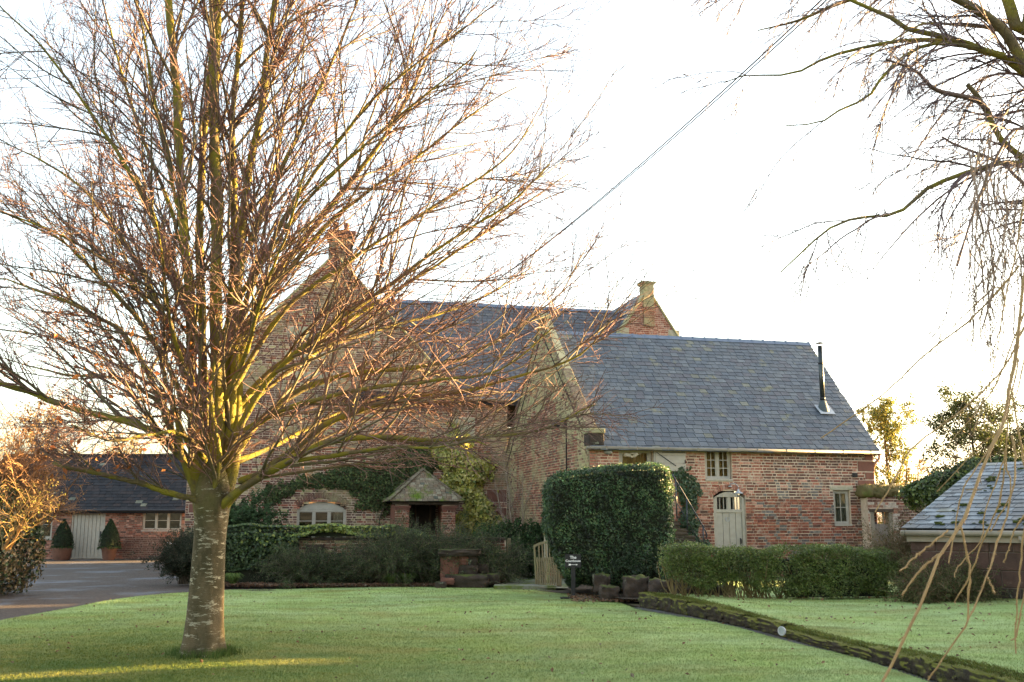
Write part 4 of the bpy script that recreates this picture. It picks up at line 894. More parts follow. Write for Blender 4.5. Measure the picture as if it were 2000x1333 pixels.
def shell(n, c, half, g, e=3.2, top=True, jit=.05):
    """points and normals on a superellipsoid block"""
    v = g.normal(size=(n * 3, 3)); v /= np.linalg.norm(v, axis=1, keepdims=True); k = (np.abs(v) ** e).sum(1) ** (-1 / e); p = v * k[:, None]
    nn = np.sign(p) * np.abs(p) ** (e - 1) / half; nn /= np.linalg.norm(nn, axis=1, keepdims=True)
    w = (k ** 2) * 1.0; keep = g.random(len(p)) < w / w.max(); p = p[keep][:n]; nn = nn[keep][:n]
    return p * half * (1 + g.normal(size=(len(p), 1)) * jit) + c, nn
def core(mb, c, half, seed=0, k=.86, amp=.06, e=.75):
    V, F = blob((0, 0, 0), (1, 1, 1), seed=seed, amp=amp, n=4, fl=e); V = V / np.abs(V).max(0); return mb.add(V * np.asarray(half) * k + np.asarray(c), F)
def lumps(P_, amp, f, seed):
    return np.array([mn.noise(Vector((x * f + seed, y * f, z * f))) for x, y, z in P_])[:, None] * amp

# --- the big clipped hedge
g = np.random.default_rng(21)
hy = 22.7; hxl, hxr = P(1067, 1000, 23.2)[0], P(1306, 1000, 23.2)[0]; hc = np.array(((hxl + hxr) / 2, 23.5, 1.58)); hh = np.array(((hxr - hxl) / 2, 1.0, 1.22))
bigh = thing('clipped_hedge', 'tall clipped dark holly hedge block with sunlit top edge and right end', 'hedge', (hc[0], hc[1], 0))
def hshape(p):
    q = p.copy(); f = (q[:, 0] + hh[0]) / (2 * hh[0])
    q[:, 2] += np.where(q[:, 2] > 0, .05 * np.sin(np.clip(f, 0, 1) * 2.0) - .22 * (1 - np.clip(f, 0, 1)) ** 2, -.28 * (.5 - np.abs(f - .55)) * np.clip(-q[:, 2], 0, 1))
    lf = np.clip(-q[:, 0] / hh[0], 0, 1); q[:, 0] += .42 * lf * np.clip((-.15 - q[:, 2]) / 1.1, 0, 1)
    return q
n = 42000; p, nn = shell(n, np.zeros(3), hh, g, e=9, jit=.022); nn = nn * .8 + g.normal(size=nn.shape) * .55
p = hshape(p) + nn * lumps(p, .07, 2.2, 3); 
c = pick([(.028, .062, .024), (.042, .088, .034), (.062, .115, .045), (.02, .044, .018), (.09, .14, .055), (.035, .07, .03), (.075, .10, .04)], len(p), .3, g) * (1 + 1.1 * lumps(p, 1, 2.6, 8) + .8 * lumps(p, 1, 7, 2))
V, F, cc = leaves(p + np.array((0, 0, hc[2])), nn, .058, c, g, asp=.6); mk('foliage', V, F, M_leaf, bigh, cc, kind='stuff')
m_ = MB(); core(m_, (0, 0, hc[2] - .01), hh, 2, .95, .01, .97); co_ = m_.build('foliage_core', M_core, bigh)
a_ = np.empty(len(co_.data.vertices) * 3, dtype=np.float32); co_.data.vertices.foreach_get('co', a_); a_ = a_.reshape(-1, 3); a_[:, 2] -= hc[2]; a_ = hshape(a_) * .97; a_[:, 2] += hc[2]; co_.data.vertices.foreach_set('co', a_.astype(np.float32).ravel())
n = 9000; x = g.uniform(-hh[0] * .7, hh[0] * 1.0, n); y = g.uniform(-1.35, .5, n); y = np.where(x < -.35, np.maximum(y, -.7), y); low = .42 + .22 * np.sin(x * 3.1) + .12 * np.sin(x * 9); z = low + g.random(n) ** 2 * .5
V, F, cc = leaves(np.stack([x, y, z], 1), g.normal(size=(n, 3)) + (0, -.6, .3), .055, pick([(.02, .045, .018), (.03, .06, .022), (.015, .03, .012)], n, .25, g), g); mk('lower_foliage', V, F, M_leaf, bigh, cc, kind='stuff')
for i in range(9):
    x = -.45 + i * .2 + g.normal() * .05; MB().tube(spline([(x, -.2 + g.normal() * .2, 0), (x + g.normal() * .08, -.1, .4), (x + g.normal() * .1, 0, 1.0)], 8), np.linspace(.045, .03, 8), 7).build('stem', M_oak, bigh, smooth=True)

# --- the long low hedge on the terrace
g = np.random.default_rng(22)
A_, B_ = np.array((2.82, 19.75)), np.array((7.35, 20.35)); d_ = B_ - A_; LL = np.linalg.norm(d_); az = math.atan2(d_[1], d_[0])
lowh = thing('low_hedge', 'long loose low green hedge along the raised lawn in front of the barn', 'hedge', (*((A_ + B_) / 2), TZ), az)
def hedge_fill(n, L, D, zlo, zhi, g, pal, size, m, parent, gap=None, nm='foliage', seed=0):
    x = g.uniform(-L / 2, L / 2, n); top = zhi(x) ; bot = zlo(x); u = g.random(n); side = g.random(n)
    y = np.where(side < .55, -D / 2, g.uniform(-D / 2, D / 2, n)); z = np.where(side < .78, bot + (top - bot) * u, top)
    y = y + g.normal(size=n) * .05; p = np.stack([x, y, z + g.normal(size=n) * .03], 1)
    nz = np.array([mn.noise(Vector((a * 3 + seed, b * 2, c * 3.5))) for a, b, c in p]); p[:, 1] += nz * .16; p[:, 2] += nz * .05
    keep = (g.random(n) < np.clip(.75 + nz * 1.3, .1, 1)); 
    if gap is not None: keep &= gap(x, z)
    p = p[keep]; nn = g.normal(size=p.shape) + np.stack([0 * p[:, 0], -.9 + 0 * p[:, 0], .5 + 0 * p[:, 0]], 1)
    c = pick(pal, len(p), .22, g) * (1 + .5 * nz[keep][:, None]); V, F, cc = leaves(p, nn, size, c, g); return mk(nm, V, F, m, parent, cc, kind='stuff')
topf = lambda x: .95 - .012 * (x + LL / 2) + .04 * np.sin(x * 2.3) + .025 * np.sin(x * 6.1)
botf = lambda x: np.where(x < -LL / 2 + 2.3, .34 + .10 * np.sin(x * 5) - .05 * (x + LL / 2), .06 + .04 * np.sin(x * 5))
palL = [(.085, .13, .028), (.11, .16, .034), (.06, .095, .022), (.15, .19, .05), (.10, .11, .032)]
hedge_fill(64000, LL, .62, botf, topf, g, palL, .038, M_leaf, lowh, seed=4)
# loose lower growth at the open left end
hedge_fill(2300, 2.4, .5, lambda x: .02 + 0 * x, lambda x: .34 + 0 * x, g, palL, .03, M_leafm, lowh, nm='lower_foliage', gap=lambda x, z: (np.sin(x * 7.5) > -.1)); sc.objects[-1] if False else None
for o in lowh.children:
    if o.name.startswith('lower_foliage'): o.location.x = -LL / 2 + 1.3
cm = MB(); cm.box(-LL / 2 + 2.5, LL / 2 - .15, -.12, .2, .03, .72).box(-LL / 2 + .25, -LL / 2 + 2.45, -.06, .14, .50, .74); cm.build('hedge_core', M_core, lowh)
S, Rr = [], []
for i in range(52):
    x = -LL / 2 + .15 + (2.8 if i < 34 else LL - .4) * g.random(); k = g.integers(3, 6)
    for j in range(k):
        e = np.array((x + g.normal() * .22, g.normal() * .15, .6 + .15 * g.random())); b0 = np.array((x + g.normal() * .02, g.normal() * .03 - .05, 0)); mid = (b0 * .5 + e * .5) + g.normal(size=3) * .05
        S.append(spline([b0, mid, e], 8)); Rr.append(np.linspace(.011, .005, 8))
V, F = tubes(np.array(S), np.array(Rr), 5); mk('stems', V, F, M_twig, lowh, np.tile((.17, .13, .06), (len(V), 1)), smooth=True, kind='stuff')

# --- ivy sheets, generic
IVY = [(.042, .075, .026), (.06, .10, .034), (.03, .055, .02), (.08, .12, .04)]
YIV = [(.46, .42, .08), (.54, .50, .15), (.34, .35, .07), (.60, .54, .22), (.18, .23, .06), (.42, .40, .13)]
def ivy(name, label, loc, rz, pts, nrm, size, pal, group=None, cat='ivy', m=None, stems=(), seed=1, nm='foliage', parent=None):
    t = parent or thing(name, label, cat, loc, rz, group); g = np.random.default_rng(seed)
    V, F, cc = leaves(pts, nrm + g.normal(size=pts.shape) * .5, size, pick(pal, len(pts), .22, g), g, asp=.85, fold=.3); mk(nm, V, F, m or M_leaf, t, cc, kind='stuff')
    for s in stems: MB().tube(spline(s, 12), np.linspace(.03, .012, 12), 6).build('stem', M_oak, t, smooth=True)
    return t
def on_wall(n, x0, x1, z0, z1, dens, g, depth=.16):
    x = g.uniform(x0, x1, n); z = g.uniform(z0, z1, n); d = dens(x, z) + .8 * np.array([mn.noise(Vector((a * 1.4, b * 1.4, 3.))) for a, b in zip(x, z)]) + .45 * np.array([mn.noise(Vector((a * 4, b * 4, 9.))) for a, b in zip(x, z)])
    k = d > g.random(n) * .35 + .0; x, z, d = x[k], z[k], d[k]; y = -.03 - np.clip(d, 0, 1) * depth * g.random(len(x)) ** .5; return np.stack([x, y, z], 1)
g = np.random.default_rng(31); H0 = BW(-HX, 9.4, 0)
def PH(px, py): s, z = FR(px, py, 9.4); return h(s), z
# dark ivy over the house wall, from the window to the porch
def poly_d(poly):
    poly = np.array(poly)
    def f(x, z):
        ins = np.zeros(len(x), bool); dm = np.full(len(x), 9.)
        for i in range(len(poly)):
            a, b = poly[i], poly[(i + 1) % len(poly)]
            c = ((a[1] > z) != (b[1] > z)) & (x < (b[0] - a[0]) * (z - a[1]) / (b[1] - a[1] + 1e-9) + a[0]); ins ^= c
            d = b - a; t = np.clip(((x - a[0]) * d[0] + (z - a[1]) * d[1]) / (d @ d + 1e-9), 0, 1); dm = np.minimum(dm, np.hypot(x - a[0] - t * d[0], z - a[1] - t * d[1]))
        return np.where(ins, dm, -dm) * 2.2
    return f
dk = [PH(*q) for q in [(500, 1000), (520, 945), (600, 925), (680, 905), (760, 890), (850, 850), (880, 900), (830, 960), (800, 1010), (720, 1000), (690, 975), (640, 962), (590, 960), (540, 985)]]
f = poly_d(dk); xs_ = [q[0] for q in dk]; zs_ = [q[1] for q in dk]
p = on_wall(26000, min(xs_) - .4, max(xs_) + .4, min(zs_) - .3, max(zs_) + .3, f, g)
ivy('wall_ivy', 'dark green climber on the house wall above the arched window', H0, BA, p, np.tile((0, -1., .3), (len(p), 1)), .085, [(.05, .075, .03), (.04, .06, .024), (.085, .115, .045), (.06, .065, .03), (.12, .15, .055)], stems=[[(*PH(740, 1035)[:1], -.08, 0.9), (PH(745, 1000)[0], -.1, PH(745, 1000)[1]), (PH(790, 950)[0], -.1, PH(790, 950)[1])], [(PH(790, 1035)[0], -.1, .9), (PH(760, 1000)[0], -.1, PH(760, 1000)[1]), (PH(715, 965)[0], -.1, PH(715, 965)[1])], [(PH(775, 1035)[0], -.1, .9), (PH(790, 990)[0], -.12, PH(790, 990)[1]), (PH(820, 940)[0], -.1, PH(820, 940)[1])]], m=M_leafm, seed=3)
yk = [PH(*q) for q in [(850, 905), (845, 860), (885, 835), (905, 868), (950, 870), (958, 905), (945, 950), (985, 1010), (985, 1050), (895, 1050), (893, 990), (870, 955)]]
f0 = poly_d(yk); f = lambda x, z: f0(x, z) * .7 + .12; xs_ = [q[0] for q in yk]; zs_ = [q[1] for q in yk]
p = on_wall(15000, min(xs_) - .4, max(xs_) + .4, min(zs_) - .3, max(zs_) + .3, f, g, depth=.55)
yt = ivy('yellow_ivy', 'bright yellow variegated ivy climbing the house wall right of the porch', H0, BA, p, np.tile((0, -1., .2), (len(p), 1)), .13, YIV, seed=4)
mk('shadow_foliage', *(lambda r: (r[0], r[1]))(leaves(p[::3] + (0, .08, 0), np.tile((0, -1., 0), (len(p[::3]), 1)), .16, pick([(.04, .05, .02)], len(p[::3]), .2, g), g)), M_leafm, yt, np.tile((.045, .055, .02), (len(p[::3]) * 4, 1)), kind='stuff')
# ivy on the barn by the steps
bk = [FR(*q, 0) for q in [(1318, 960), (1322, 915), (1345, 905), (1362, 930), (1368, 965), (1360, 1000), (1375, 1040), (1385, 1075), (1330, 1075)]]
f = poly_d(bk); xs_ = [q[0] for q in bk]; zs_ = [q[1] for q in bk]; p = on_wall(9000, min(xs_) - .3, max(xs_) + .3, 0, max(zs_) + .2, f, g, depth=.2)
ivy('barn_ivy', 'dark green ivy on the barn wall beside the outside steps', BW(0, 0, 0), BA, p, np.tile((0, -1., .2), (len(p), 1)), .075, [(.06, .10, .05), (.045, .08, .035), (.08, .13, .07), (.03, .055, .025)], seed=5)
# ivy hanging over the top of the low wall
n = 13000; g = np.random.default_rng(33); x = g.uniform(lx0 - .1, P(850, 1040, LWY)[0], n); fr_ = (x - lx0) / (P(850, 1040, LWY)[0] - lx0)
left = x < P(585, 1040, LWY)[0]; th_ = np.where(left, 1.15, .22 + .08 * np.sin(x * 3)); u = g.random(n); z = lz + .30 * np.minimum(1, (1.02 - fr_) * 5) - np.where(g.random(n) < .35, 0, u * th_)
y = -.22 + g.normal(size=n) * .06 + np.where(z > lz + .12, g.uniform(0, .6, n), 0); nz = np.array([mn.noise(Vector((a * 2, b * 2.4, 1))) for a, b in zip(x, z)]); y -= nz * .14; z = z + nz * .08
yl = np.exp(-((x - P(660, 1040, LWY)[0]) / 1.5) ** 2) * np.clip((z - lz + .25) * 3, 0, 1) > g.random(n) * 1.1
c = np.where(yl[:, None], pick([(.22, .27, .05), (.30, .32, .08), (.14, .2, .04)], n, .2, g), pick(IVY, n, .25, g))
t = thing('wall_top_ivy', 'glossy green and yellow ivy draped over the low garden wall', 'ivy', (lx0, LWY, 0))
V, F, cc = leaves(np.stack([x - lx0, y, z], 1), g.normal(size=(n, 3)) * .6 + (0, -1, .6), .075, c, g, asp=.85); mk('foliage', V, F, M_leaf, t, cc, kind='stuff')
MB().box(0, P(585, 1040, LWY)[0] - lx0, -.12, .3, .02, lz + .16).box(P(587, 1040, LWY)[0] - lx0, P(830, 1040, LWY)[0] - lx0, -.05, .3, lz + .02, lz + .14).build('foliage_core', M_core, t)

# --- arching twiggy shrubs (cotoneaster habit)
def arching(name, label, px, Y, wid, hgt, n, seed, cat='shrub', pal=None, twc=(.09, .075, .055), leafy=1.0, droop=-.10, z0=0, base=.25, depth=.6, lsz=.035, up=1.0, rad=.007, group=None, kid=7, dens=10, asym=0):
    g = np.random.default_rng(seed); b = P(px, 1100, Y); t = thing(name, label, cat, (b[0], Y, z0), 0, group)
    P0 = np.stack([g.uniform(-wid * base, wid * base, n), g.uniform(-.2, .2, n), np.zeros(n)], 1); a = g.uniform(0, 6.283, n)
    d = np.stack([np.cos(a) * wid * .6 + asym, np.sin(a) * depth * .6 - .1, hgt * up * g.uniform(.8, 1.5, n)], 1); K = 9; out = np.empty((n, K, 3)); out[:, 0] = P0; p = P0.copy()
    L = g.uniform(.6, 1.15, n)[:, None]; d = d / np.linalg.norm(d, axis=1, keepdims=True)
    for k in range(1, K):
        d[:, 2] += droop * 1.4; d += g.normal(size=d.shape) * .12; d /= np.linalg.norm(d, axis=1, keepdims=True); p = p + d * L * (hgt * 1.35 / (K - 1)); p[:, 2] = np.maximum(p[:, 2], .02); out[:, k] = p
    out[:, :, 0] *= np.minimum(1, wid / (np.abs(out[:, :, 0]).max() + 1e-6) * 1.6) if False else 1
    R_ = np.linspace(rad, rad * .4, K)[None] * g.uniform(.7, 1.5, n)[:, None]
    k1, r1 = kids(out, R_, kid, (.25, 1), (.5, .12, .7), (25, 60), 6, .16, droop * .35, g=g, rtip=.0018); k2, r2 = kids(k1, r1, 3, (.2, 1), (.5, .06, .3), (25, 55), 4, .2, 0, g=g, rtip=.0016)
    mb = MB(); 
    for q, r in ((out, R_), (k1, r1), (k2, r2)):
        q[:, :, 2] = np.maximum(q[:, :, 2], .01); V, F = tubes(q, r, 3); mb.add(V, F, np.repeat(np.array(twc)[None] * g.uniform(.6, 1.5, (len(q), 1)), q.shape[1] * 3, axis=0))
    mb.build('twigs', M_twig, t, kind='stuff')
    if leafy:
        src = np.concatenate([k1.reshape(-1, 3), k2.reshape(-1, 3), k2.reshape(-1, 3)]); m_n = int(len(src) * leafy * dens / 10); i = g.integers(0, len(src), m_n); q = src[i] + g.normal(size=(m_n, 3)) * .03
        V, F, cc = leaves(q, g.normal(size=(m_n, 3)) + (0, -.3, .5), lsz, pick(pal or [(.04, .055, .03), (.03, .045, .025), (.055, .07, .04)], m_n, .25, g), g); mk('foliage', V, F, M_leafm, t, cc, kind='stuff')
    return t
dpal = [(.04, .062, .028), (.028, .045, .02), (.06, .08, .034), (.10, .125, .05)]
arching('arching_shrub', 'dark bushy shrub with arching twigs at the left end of the flower bed', 590, 27.0, .7, .8, 90, 41, pal=dpal)
arching('arching_shrub', 'dark twiggy shrub spilling over the low wall below the ivy window', 660, 27.1, .6, .7, 60, 42, pal=dpal)
arching('arching_shrub', 'large grey green arching shrub in front of the porch', 775, 26.9, 1.5, 1.2, 200, 43, pal=dpal)
arching('arching_shrub', 'grey green arching shrub between the porch and the mounting stones', 868, 27.15, 1.3, 1.12, 160, 44, pal=dpal)
arching('arching_shrub', 'dark shrub trailing over the wall end beside the gate post', 950, 27.2, .9, 1.0, 110, 45, pal=dpal)
arching('drooping_bush', 'dark drooping bush where the gravel drive meets the lawn, left of the tree trunk', 362, 27.4, .16, .85, 170, 46, pal=[(.03, .04, .025), (.04, .05, .03)], depth=.16, droop=-.10, base=.8, up=1.8, lsz=.045)
arching('bare_bush', 'brown leafless twiggy bush at the right end of the low hedge', 1790, 20.9, 1.1, 1.05, 190, 47, leafy=.25, pal=[(.10, .09, .04), (.07, .07, .03)], twc=(.15, .105, .06), z0=.2, droop=-.05)
arching('bare_bush', 'darker bare bush against the sandstone shed', 1838, 18.9, 1.0, .62, 150, 48, leafy=.5, pal=[(.07, .08, .03)], twc=(.13, .09, .05), z0=.2)
arching('dark_laurel', 'dark green laurel bush behind the gate by the barn gable', 1022, 30.0, .8, 1.0, 90, 49, leafy=1.6, lsz=.09, pal=[(.03, .06, .02), (.045, .085, .03), (.02, .04, .015)], droop=-.04)
arching('leafy_bush', 'small green bush showing above the low wall below the yellow ivy', 955, 33, .45, 1.0, 40, 50, leafy=1.6, lsz=.06, pal=[(.05, .09, .03), (.06, .11, .035)], droop=-.03)
arching('leafy_bush', 'dark leafy bush at the foot of the house wall right of the bare tree trunk', 470, 33.0, .7, 1.5, 70, 51, leafy=1.6, lsz=.09, pal=[(.04, .07, .03), (.05, .09, .035)], droop=-.03)
# wall-trained bare shrub on the gable
g = np.random.default_rng(52); fb = BW(-.35, 5.2, 0); t = thing('bare_wall_shrub', 'leafless shrub with curving stems against the barn gable behind the gate', 'shrub', (fb[0], fb[1], 0), BA)
stm = []
for i, (y0, y1, z1, bend) in enumerate([(1.5, 4.5, 3.6, .3), (1.2, 2.9, 3.9, .5), (.8, 1.7, 3.4, .4), (.3, .2, 3.2, -.5), (0, -1.2, 3.0, -.6), (-.4, -2.2, 2.6, -.5), (2.0, 3.8, 2.7, .2), (1.0, 3.6, 2.4, .2), (-.2, -2.8, 1.9, -.2), (.5, 2.2, 2.9, .1)]):
    stm.append(spline([(-.1 * g.random(), y0, 0), (-.15, y0 + bend * .1, .9), (-.1 - .2 * g.random(), (y0 + y1) / 2, z1 * .6), (-.12, y1, z1)], 12))
stm = np.array(stm); Rr = np.linspace(.024, .008, 12)[None] * g.uniform(.7, 1.3, (len(stm), 1))
k1, r1 = kids(stm, Rr, 9, (.2, 1), (.4, .3, 1.1), (20, 45), 8, .12, .05, g=g, rtip=.003); k2, r2 = kids(k1, r1, 5, (.1, 1), (.5, .1, .6), (20, 55), 5, .15, .0, g=g, rtip=.002)
for q, r in zip(stm, Rr): MB().tube(q, r, 6, col=(.22, .18, .13)).build('stem', M_twig, t, smooth=True)
mb = MB()
for q, r in ((k1, r1), (k2, r2)): V, F = tubes(q, r, 3); mb.add(V, F, (.17, .11, .09))
mb.build('twigs', M_twig, t, kind='stuff')

# --- mounting stones
ms = thing('mounting_stones', 'broken sandstone trough and mossy steps in front of the low garden wall', 'stonework', (P(900, 1140, 25.9)[0], 25.9, 0)); mx = ms.location.x
def px2(px, py, Y): q = P(px, py, Y); return q[0] - mx, q[2]
def blk(x0, x1, y0, y1, Y, dep, seed, m=M_mossy, nm='stone'):
    a, zt = px2(x0, y0, Y); b, zb = px2(x1, y1, Y); V, F = blob(((a + b) / 2, Y + dep / 2 - 25.9, (zt + max(zb, 0)) / 2), ((b - a) / 2 * 1.08, dep / 2, (zt - max(zb, 0)) / 2 * 1.08), seed=seed, amp=.13, fl=.8, n=4, f=2.4)
    mk(nm, V, F, m, ms, smooth=True)
blk(858, 934, 1074, 1087, 26.0, .7, 1); blk(861, 896, 1087, 1136, 26.1, .5, 2, M_stone); blk(897, 932, 1105, 1124, 26.05, .5, 3); blk(897, 914, 1088, 1104, 26.1, .4, 11, M_stone); blk(915, 931, 1087, 1104, 26.1, .4, 12)
blk(872, 950, 1124, 1148, 25.8, .6, 4); blk(932, 953, 1102, 1120, 26.2, .45, 5); blk(951, 974, 1122, 1143, 25.95, .5, 6); blk(862, 886, 1130, 1142, 25.7, .4, 7, M_stone); blk(850, 870, 1138, 1150, 25.5, .3, 8)
# --- path edging slab
ps = MB(); a, b = G(965, 1149), G(1088, 1154); V, F, _ = boxes([((a[0] + b[0]) / 2, (a[1] + b[1]) / 2 + .25, .03)], [((b[0] - a[0]) / 2, .28, .06)]); o = mk('stone_slab', V, F, M_path, None); origin(o); tag(o, 'long worn stone slab step at the lawn end of the gate path', 'slab')
bv = o.modifiers.new('b', 'BEVEL'); bv.width = .02; bv.segments = 2

# --- gate, leaning open
gt_ = P(1070, 1137, 25.6); gate = thing('picket_gate', 'weathered wooden picket gate leaning open beside the clipped hedge', 'gate', (gt_[0], 25.6, .02), R(-38))
gate.rotation_euler = (R(-2), R(-5), R(-40)); GW, GHt = .36, 1.05; g = np.random.default_rng(8)
for i in range(11):
    x = -GW + i * 2 * GW / 10; hz = .72 + .03 * g.random() if i not in (0, 10) else GHt
    MB().box(x - .022, x + .022, -.012, .012, .03 + .02 * g.random(), hz).build('picket', M_wood, gate, bevel=.004)
for i in range(5):
    x = -GW + .14 + i * (2 * GW - .28) / 4; MB().box(x - .015, x + .015, -.010, .010, .66, GHt + .02).build('spindle', M_wood, gate, bevel=.003)
MB().box(-GW - .02, GW + .02, .013, .045, .12, .19).build('rail', M_wood, gate, bevel=.004); MB().box(-GW - .02, GW + .02, .013, .045, .64, .71).build('rail', M_wood, gate, bevel=.004)
MB().beam((-GW, .03, .2), (GW, .03, .62), .02, .07, up=(0, 1, 0)).build('brace', M_wood, gate)
arc = [(x, -.014, GHt + .07 - .07 * (x / GW) ** 2) for x in np.linspace(-GW - .02, GW + .02, 11)]; MB().prism(arc + [(x, -.014, z - .06) for x, _, z in arc[::-1]], (0, .035, 0)).build('top_rail', M_wood, gate)
gpp = P(1092, 1137, 25.9); o = MB().box(-.06, .06, -.06, .06, 0, 1.0).build('hedge_post', M_wood, None, bevel=.006); o.location = (gpp[0], 25.9, 0); tag(o, 'short weathered gate post tucked into the left foot of the clipped hedge', 'post')
pp = P(1066, 1050, 29); o = MB().box(-.05, .05, -.05, .05, 0, P(1066, 985, 27.5)[2]).build('pale_post', M_pale, None); o.location = (P(1066, 1050, 27.5)[0], 27.5, 0); tag(o, 'slim pale upright post between the barn gable and the clipped hedge', 'post')

# --- sign
sp = G(1120, 1169); sign = thing('sign', 'black signboard on a post reading The Courthouse with a white arrow', 'sign', (sp[0], sp[1], 0))
k = sp[1] / 2000; bz1, bz0 = P(1120, 1083, sp[1])[2], P(1120, 1109, sp[1])[2]
MB().box(-.17, .17, -.02, .02, bz0, bz1).build('board', M_black, sign, bevel=.003); MB().box(-.045, .045, -.019, .03, .0, bz0 - .002).build('post', M_black, sign, bevel=.003); MB().box(-.28, .28, -.16, .16, .0, .02).build('base_plate', M_black, sign)
M_white = mat('white_letters', (.8, .8, .8), (.76, .76, .76), rough=.6, bump=0)
def text(s, size, z, nm='lettering'):
    cu = bpy.data.curves.new(nm, 'FONT'); cu.body = s; cu.size = size; cu.align_x = 'CENTER'; cu.align_y = 'CENTER'; cu.extrude = .001; cu.offset = .0012
    o = bpy.data.objects.new(nm, cu); sc.collection.objects.link(o); dg = bpy.context.evaluated_depsgraph_get(); me = bpy.data.meshes.new_from_object(o.evaluated_get(dg)); bpy.data.objects.remove(o)
    o = bpy.data.objects.new(nm, me); sc.collection.objects.link(o); me.materials.clear(); me.materials.append(M_white); o.parent = sign; o.location = (0, -.0225, z); o.rotation_euler = (R(90), 0, 0); return o
bh = bz1 - bz0
text('The', .088, bz1 - bh * .24); text('Courthouse', .066, bz1 - bh * .50)
ar = MB(); za = bz1 - bh * .78
ar.prism([(-.09, -.022, za - .004), (.07, -.022, za - .004), (.07, -.022, za + .004), (-.09, -.022, za + .004)], (0, -.002, 0))
ar.prism([(.06, -.022, za - .018), (.10, -.022, za), (.06, -.022, za + .018)], (0, -.002, 0))
ar.prism([(-.10, -.0221, za - .017), (-.055, -.0221, za - .017), (-.045, -.0221, za), (-.055, -.0221, za + .017), (-.10, -.0221, za + .017), (-.09, -.0221, za)], (0, -.002, 0)); ar.build('arrow', M_white, sign)

# --- boulders under the hedges
bd = [(1146, 1128, 26, 26, 21.9), (1175, 1140, 30, 34, 21.8), (1205, 1118, 26, 20, 21.9), (1190, 1160, 34, 28, 21.2), (1237, 1112, 24, 14, 21.6), (1242, 1150, 44, 44, 21.1), (1290, 1155, 46, 38, 20.9), (1272, 1118, 20, 14, 21.3), (1338, 1150, 40, 34, 20.7), (1380, 1152, 34, 26, 20.7), (1416, 1155, 34, 22, 20.6), (1215, 1140, 24, 20, 21.6), (1320, 1126, 26, 16, 21.2)]
wh = ['rounded mossy boulder', 'dark square stone', 'small lichen spotted stone', 'moss covered boulder', 'pale lichened stone', 'big square stone with pale lichen face', 'wide mossy boulder', 'small grey green stone', 'mossy stone', 'low mossy stone', 'flat mossy stone', 'dark rounded stone', 'small half hidden stone']
pl_ = ['just right of the sign post', 'second along from the sign at the hedge foot', 'tucked up under the hedge skirt', 'on the earth strip below the middle of the hedge', 'on top of the big square stone', 'at the right corner under the clipped hedge', 'at the start of the low hedge', 'wedged under the right end of the clipped hedge', 'among the low hedge stems, left one', 'among the low hedge stems, middle one', 'among the low hedge stems, right one', 'behind the moss covered boulder', 'behind the low hedge stems']
for i, (px, py, w, hh_, Y) in enumerate(bd):
    if i in (0, 2, 4, 7, 11, 12): continue
    Y += .45; q = P(px, py, Y); kx = Y / 2000; V, F = blob((0, 0, 0), (w * kx * .52, .24, hh_ * kx * .52), seed=60 + i, amp=.26, fl=.62, n=4, f=1.8); o = mk('boulder', V, F, M_mossy, None, smooth=True); o.location = (q[0], Y, max(q[2], hh_ * kx * .5 - .02)); tag(o, wh[i] + ' ' + pl_[i], 'stone', 'stones at the foot of the hedges')
# --- mossy kerb of the raised lawn
kb = thing('stone_edging', 'mossy stone edging that holds up the raised lawn', 'edging', (kerb[4][0], kerb[4][1], 0)); ko = np.array(kb.location)
kc = spline(np.c_[kerb[:-1], np.zeros(len(kerb) - 1)], 400); dd_ = np.concatenate([[0], np.cumsum(np.linalg.norm(np.diff(kc, axis=0), axis=1))]); s_ = 0; g = np.random.default_rng(77); i = 0
while s_ < dd_[-1] - .3:
    L = g.uniform(.45, .85); a = np.array([np.interp(s_ + .01, dd_, kc[:, j]) for j in range(3)]); b = np.array([np.interp(min(s_ + L - .015, dd_[-1]), dd_, kc[:, j]) for j in range(3)]); s_ += L; c = (a + b) / 2; d = b - a; l = np.linalg.norm(d); d /= l; nx = np.array((-d[1], d[0], 0)); nx = nx if nx[0] > 0 else -nx
    hgt = TZ - .01 + tzf(c[0], c[1]) + g.uniform(-.04, .03); V, F = blob((0, 0, 0), (l / 2 * 1.12, .12, hgt / 2 + .01), seed=i, amp=.26, fl=.74, n=5, f=2.6); V = V[:, :1] * d + V[:, 1:2] * nx + V[:, 2:] * np.array((0, 0, 1)) + c + nx * .10 + (0, 0, hgt / 2) - ko
    mk('stone', V, F, M_kerb, kb, smooth=True); i += 1
# low moss and grass along its top
n = 16000; s = g.uniform(0, dd_[-1], n); c = np.stack([np.interp(s, dd_, kc[:, 0]) + .12 + g.normal(size=n) * .06, np.interp(s, dd_, kc[:, 1]), np.zeros(n)], 1); c[:, 2] = TZ + np.array([tzf(a, b) for a, b in c[:, :2]]) + g.uniform(-.02, .03, n)
q = c + np.stack([g.normal(size=n) * .02 - .01, g.normal(size=n) * .02, g.uniform(.0, .035, n)], 1); V = np.stack([c - (.004, 0, 0), c + (.004, 0, 0), q], 1).reshape(-1, 3) - ko
mk('moss_fringe', V, np.arange(3 * n).reshape(-1, 3), M_leafm, kb, np.repeat(pick([(.12, .13, .02), (.07, .10, .02), (.09, .09, .03)], n, .2, g), 3, axis=0), kind='stuff')
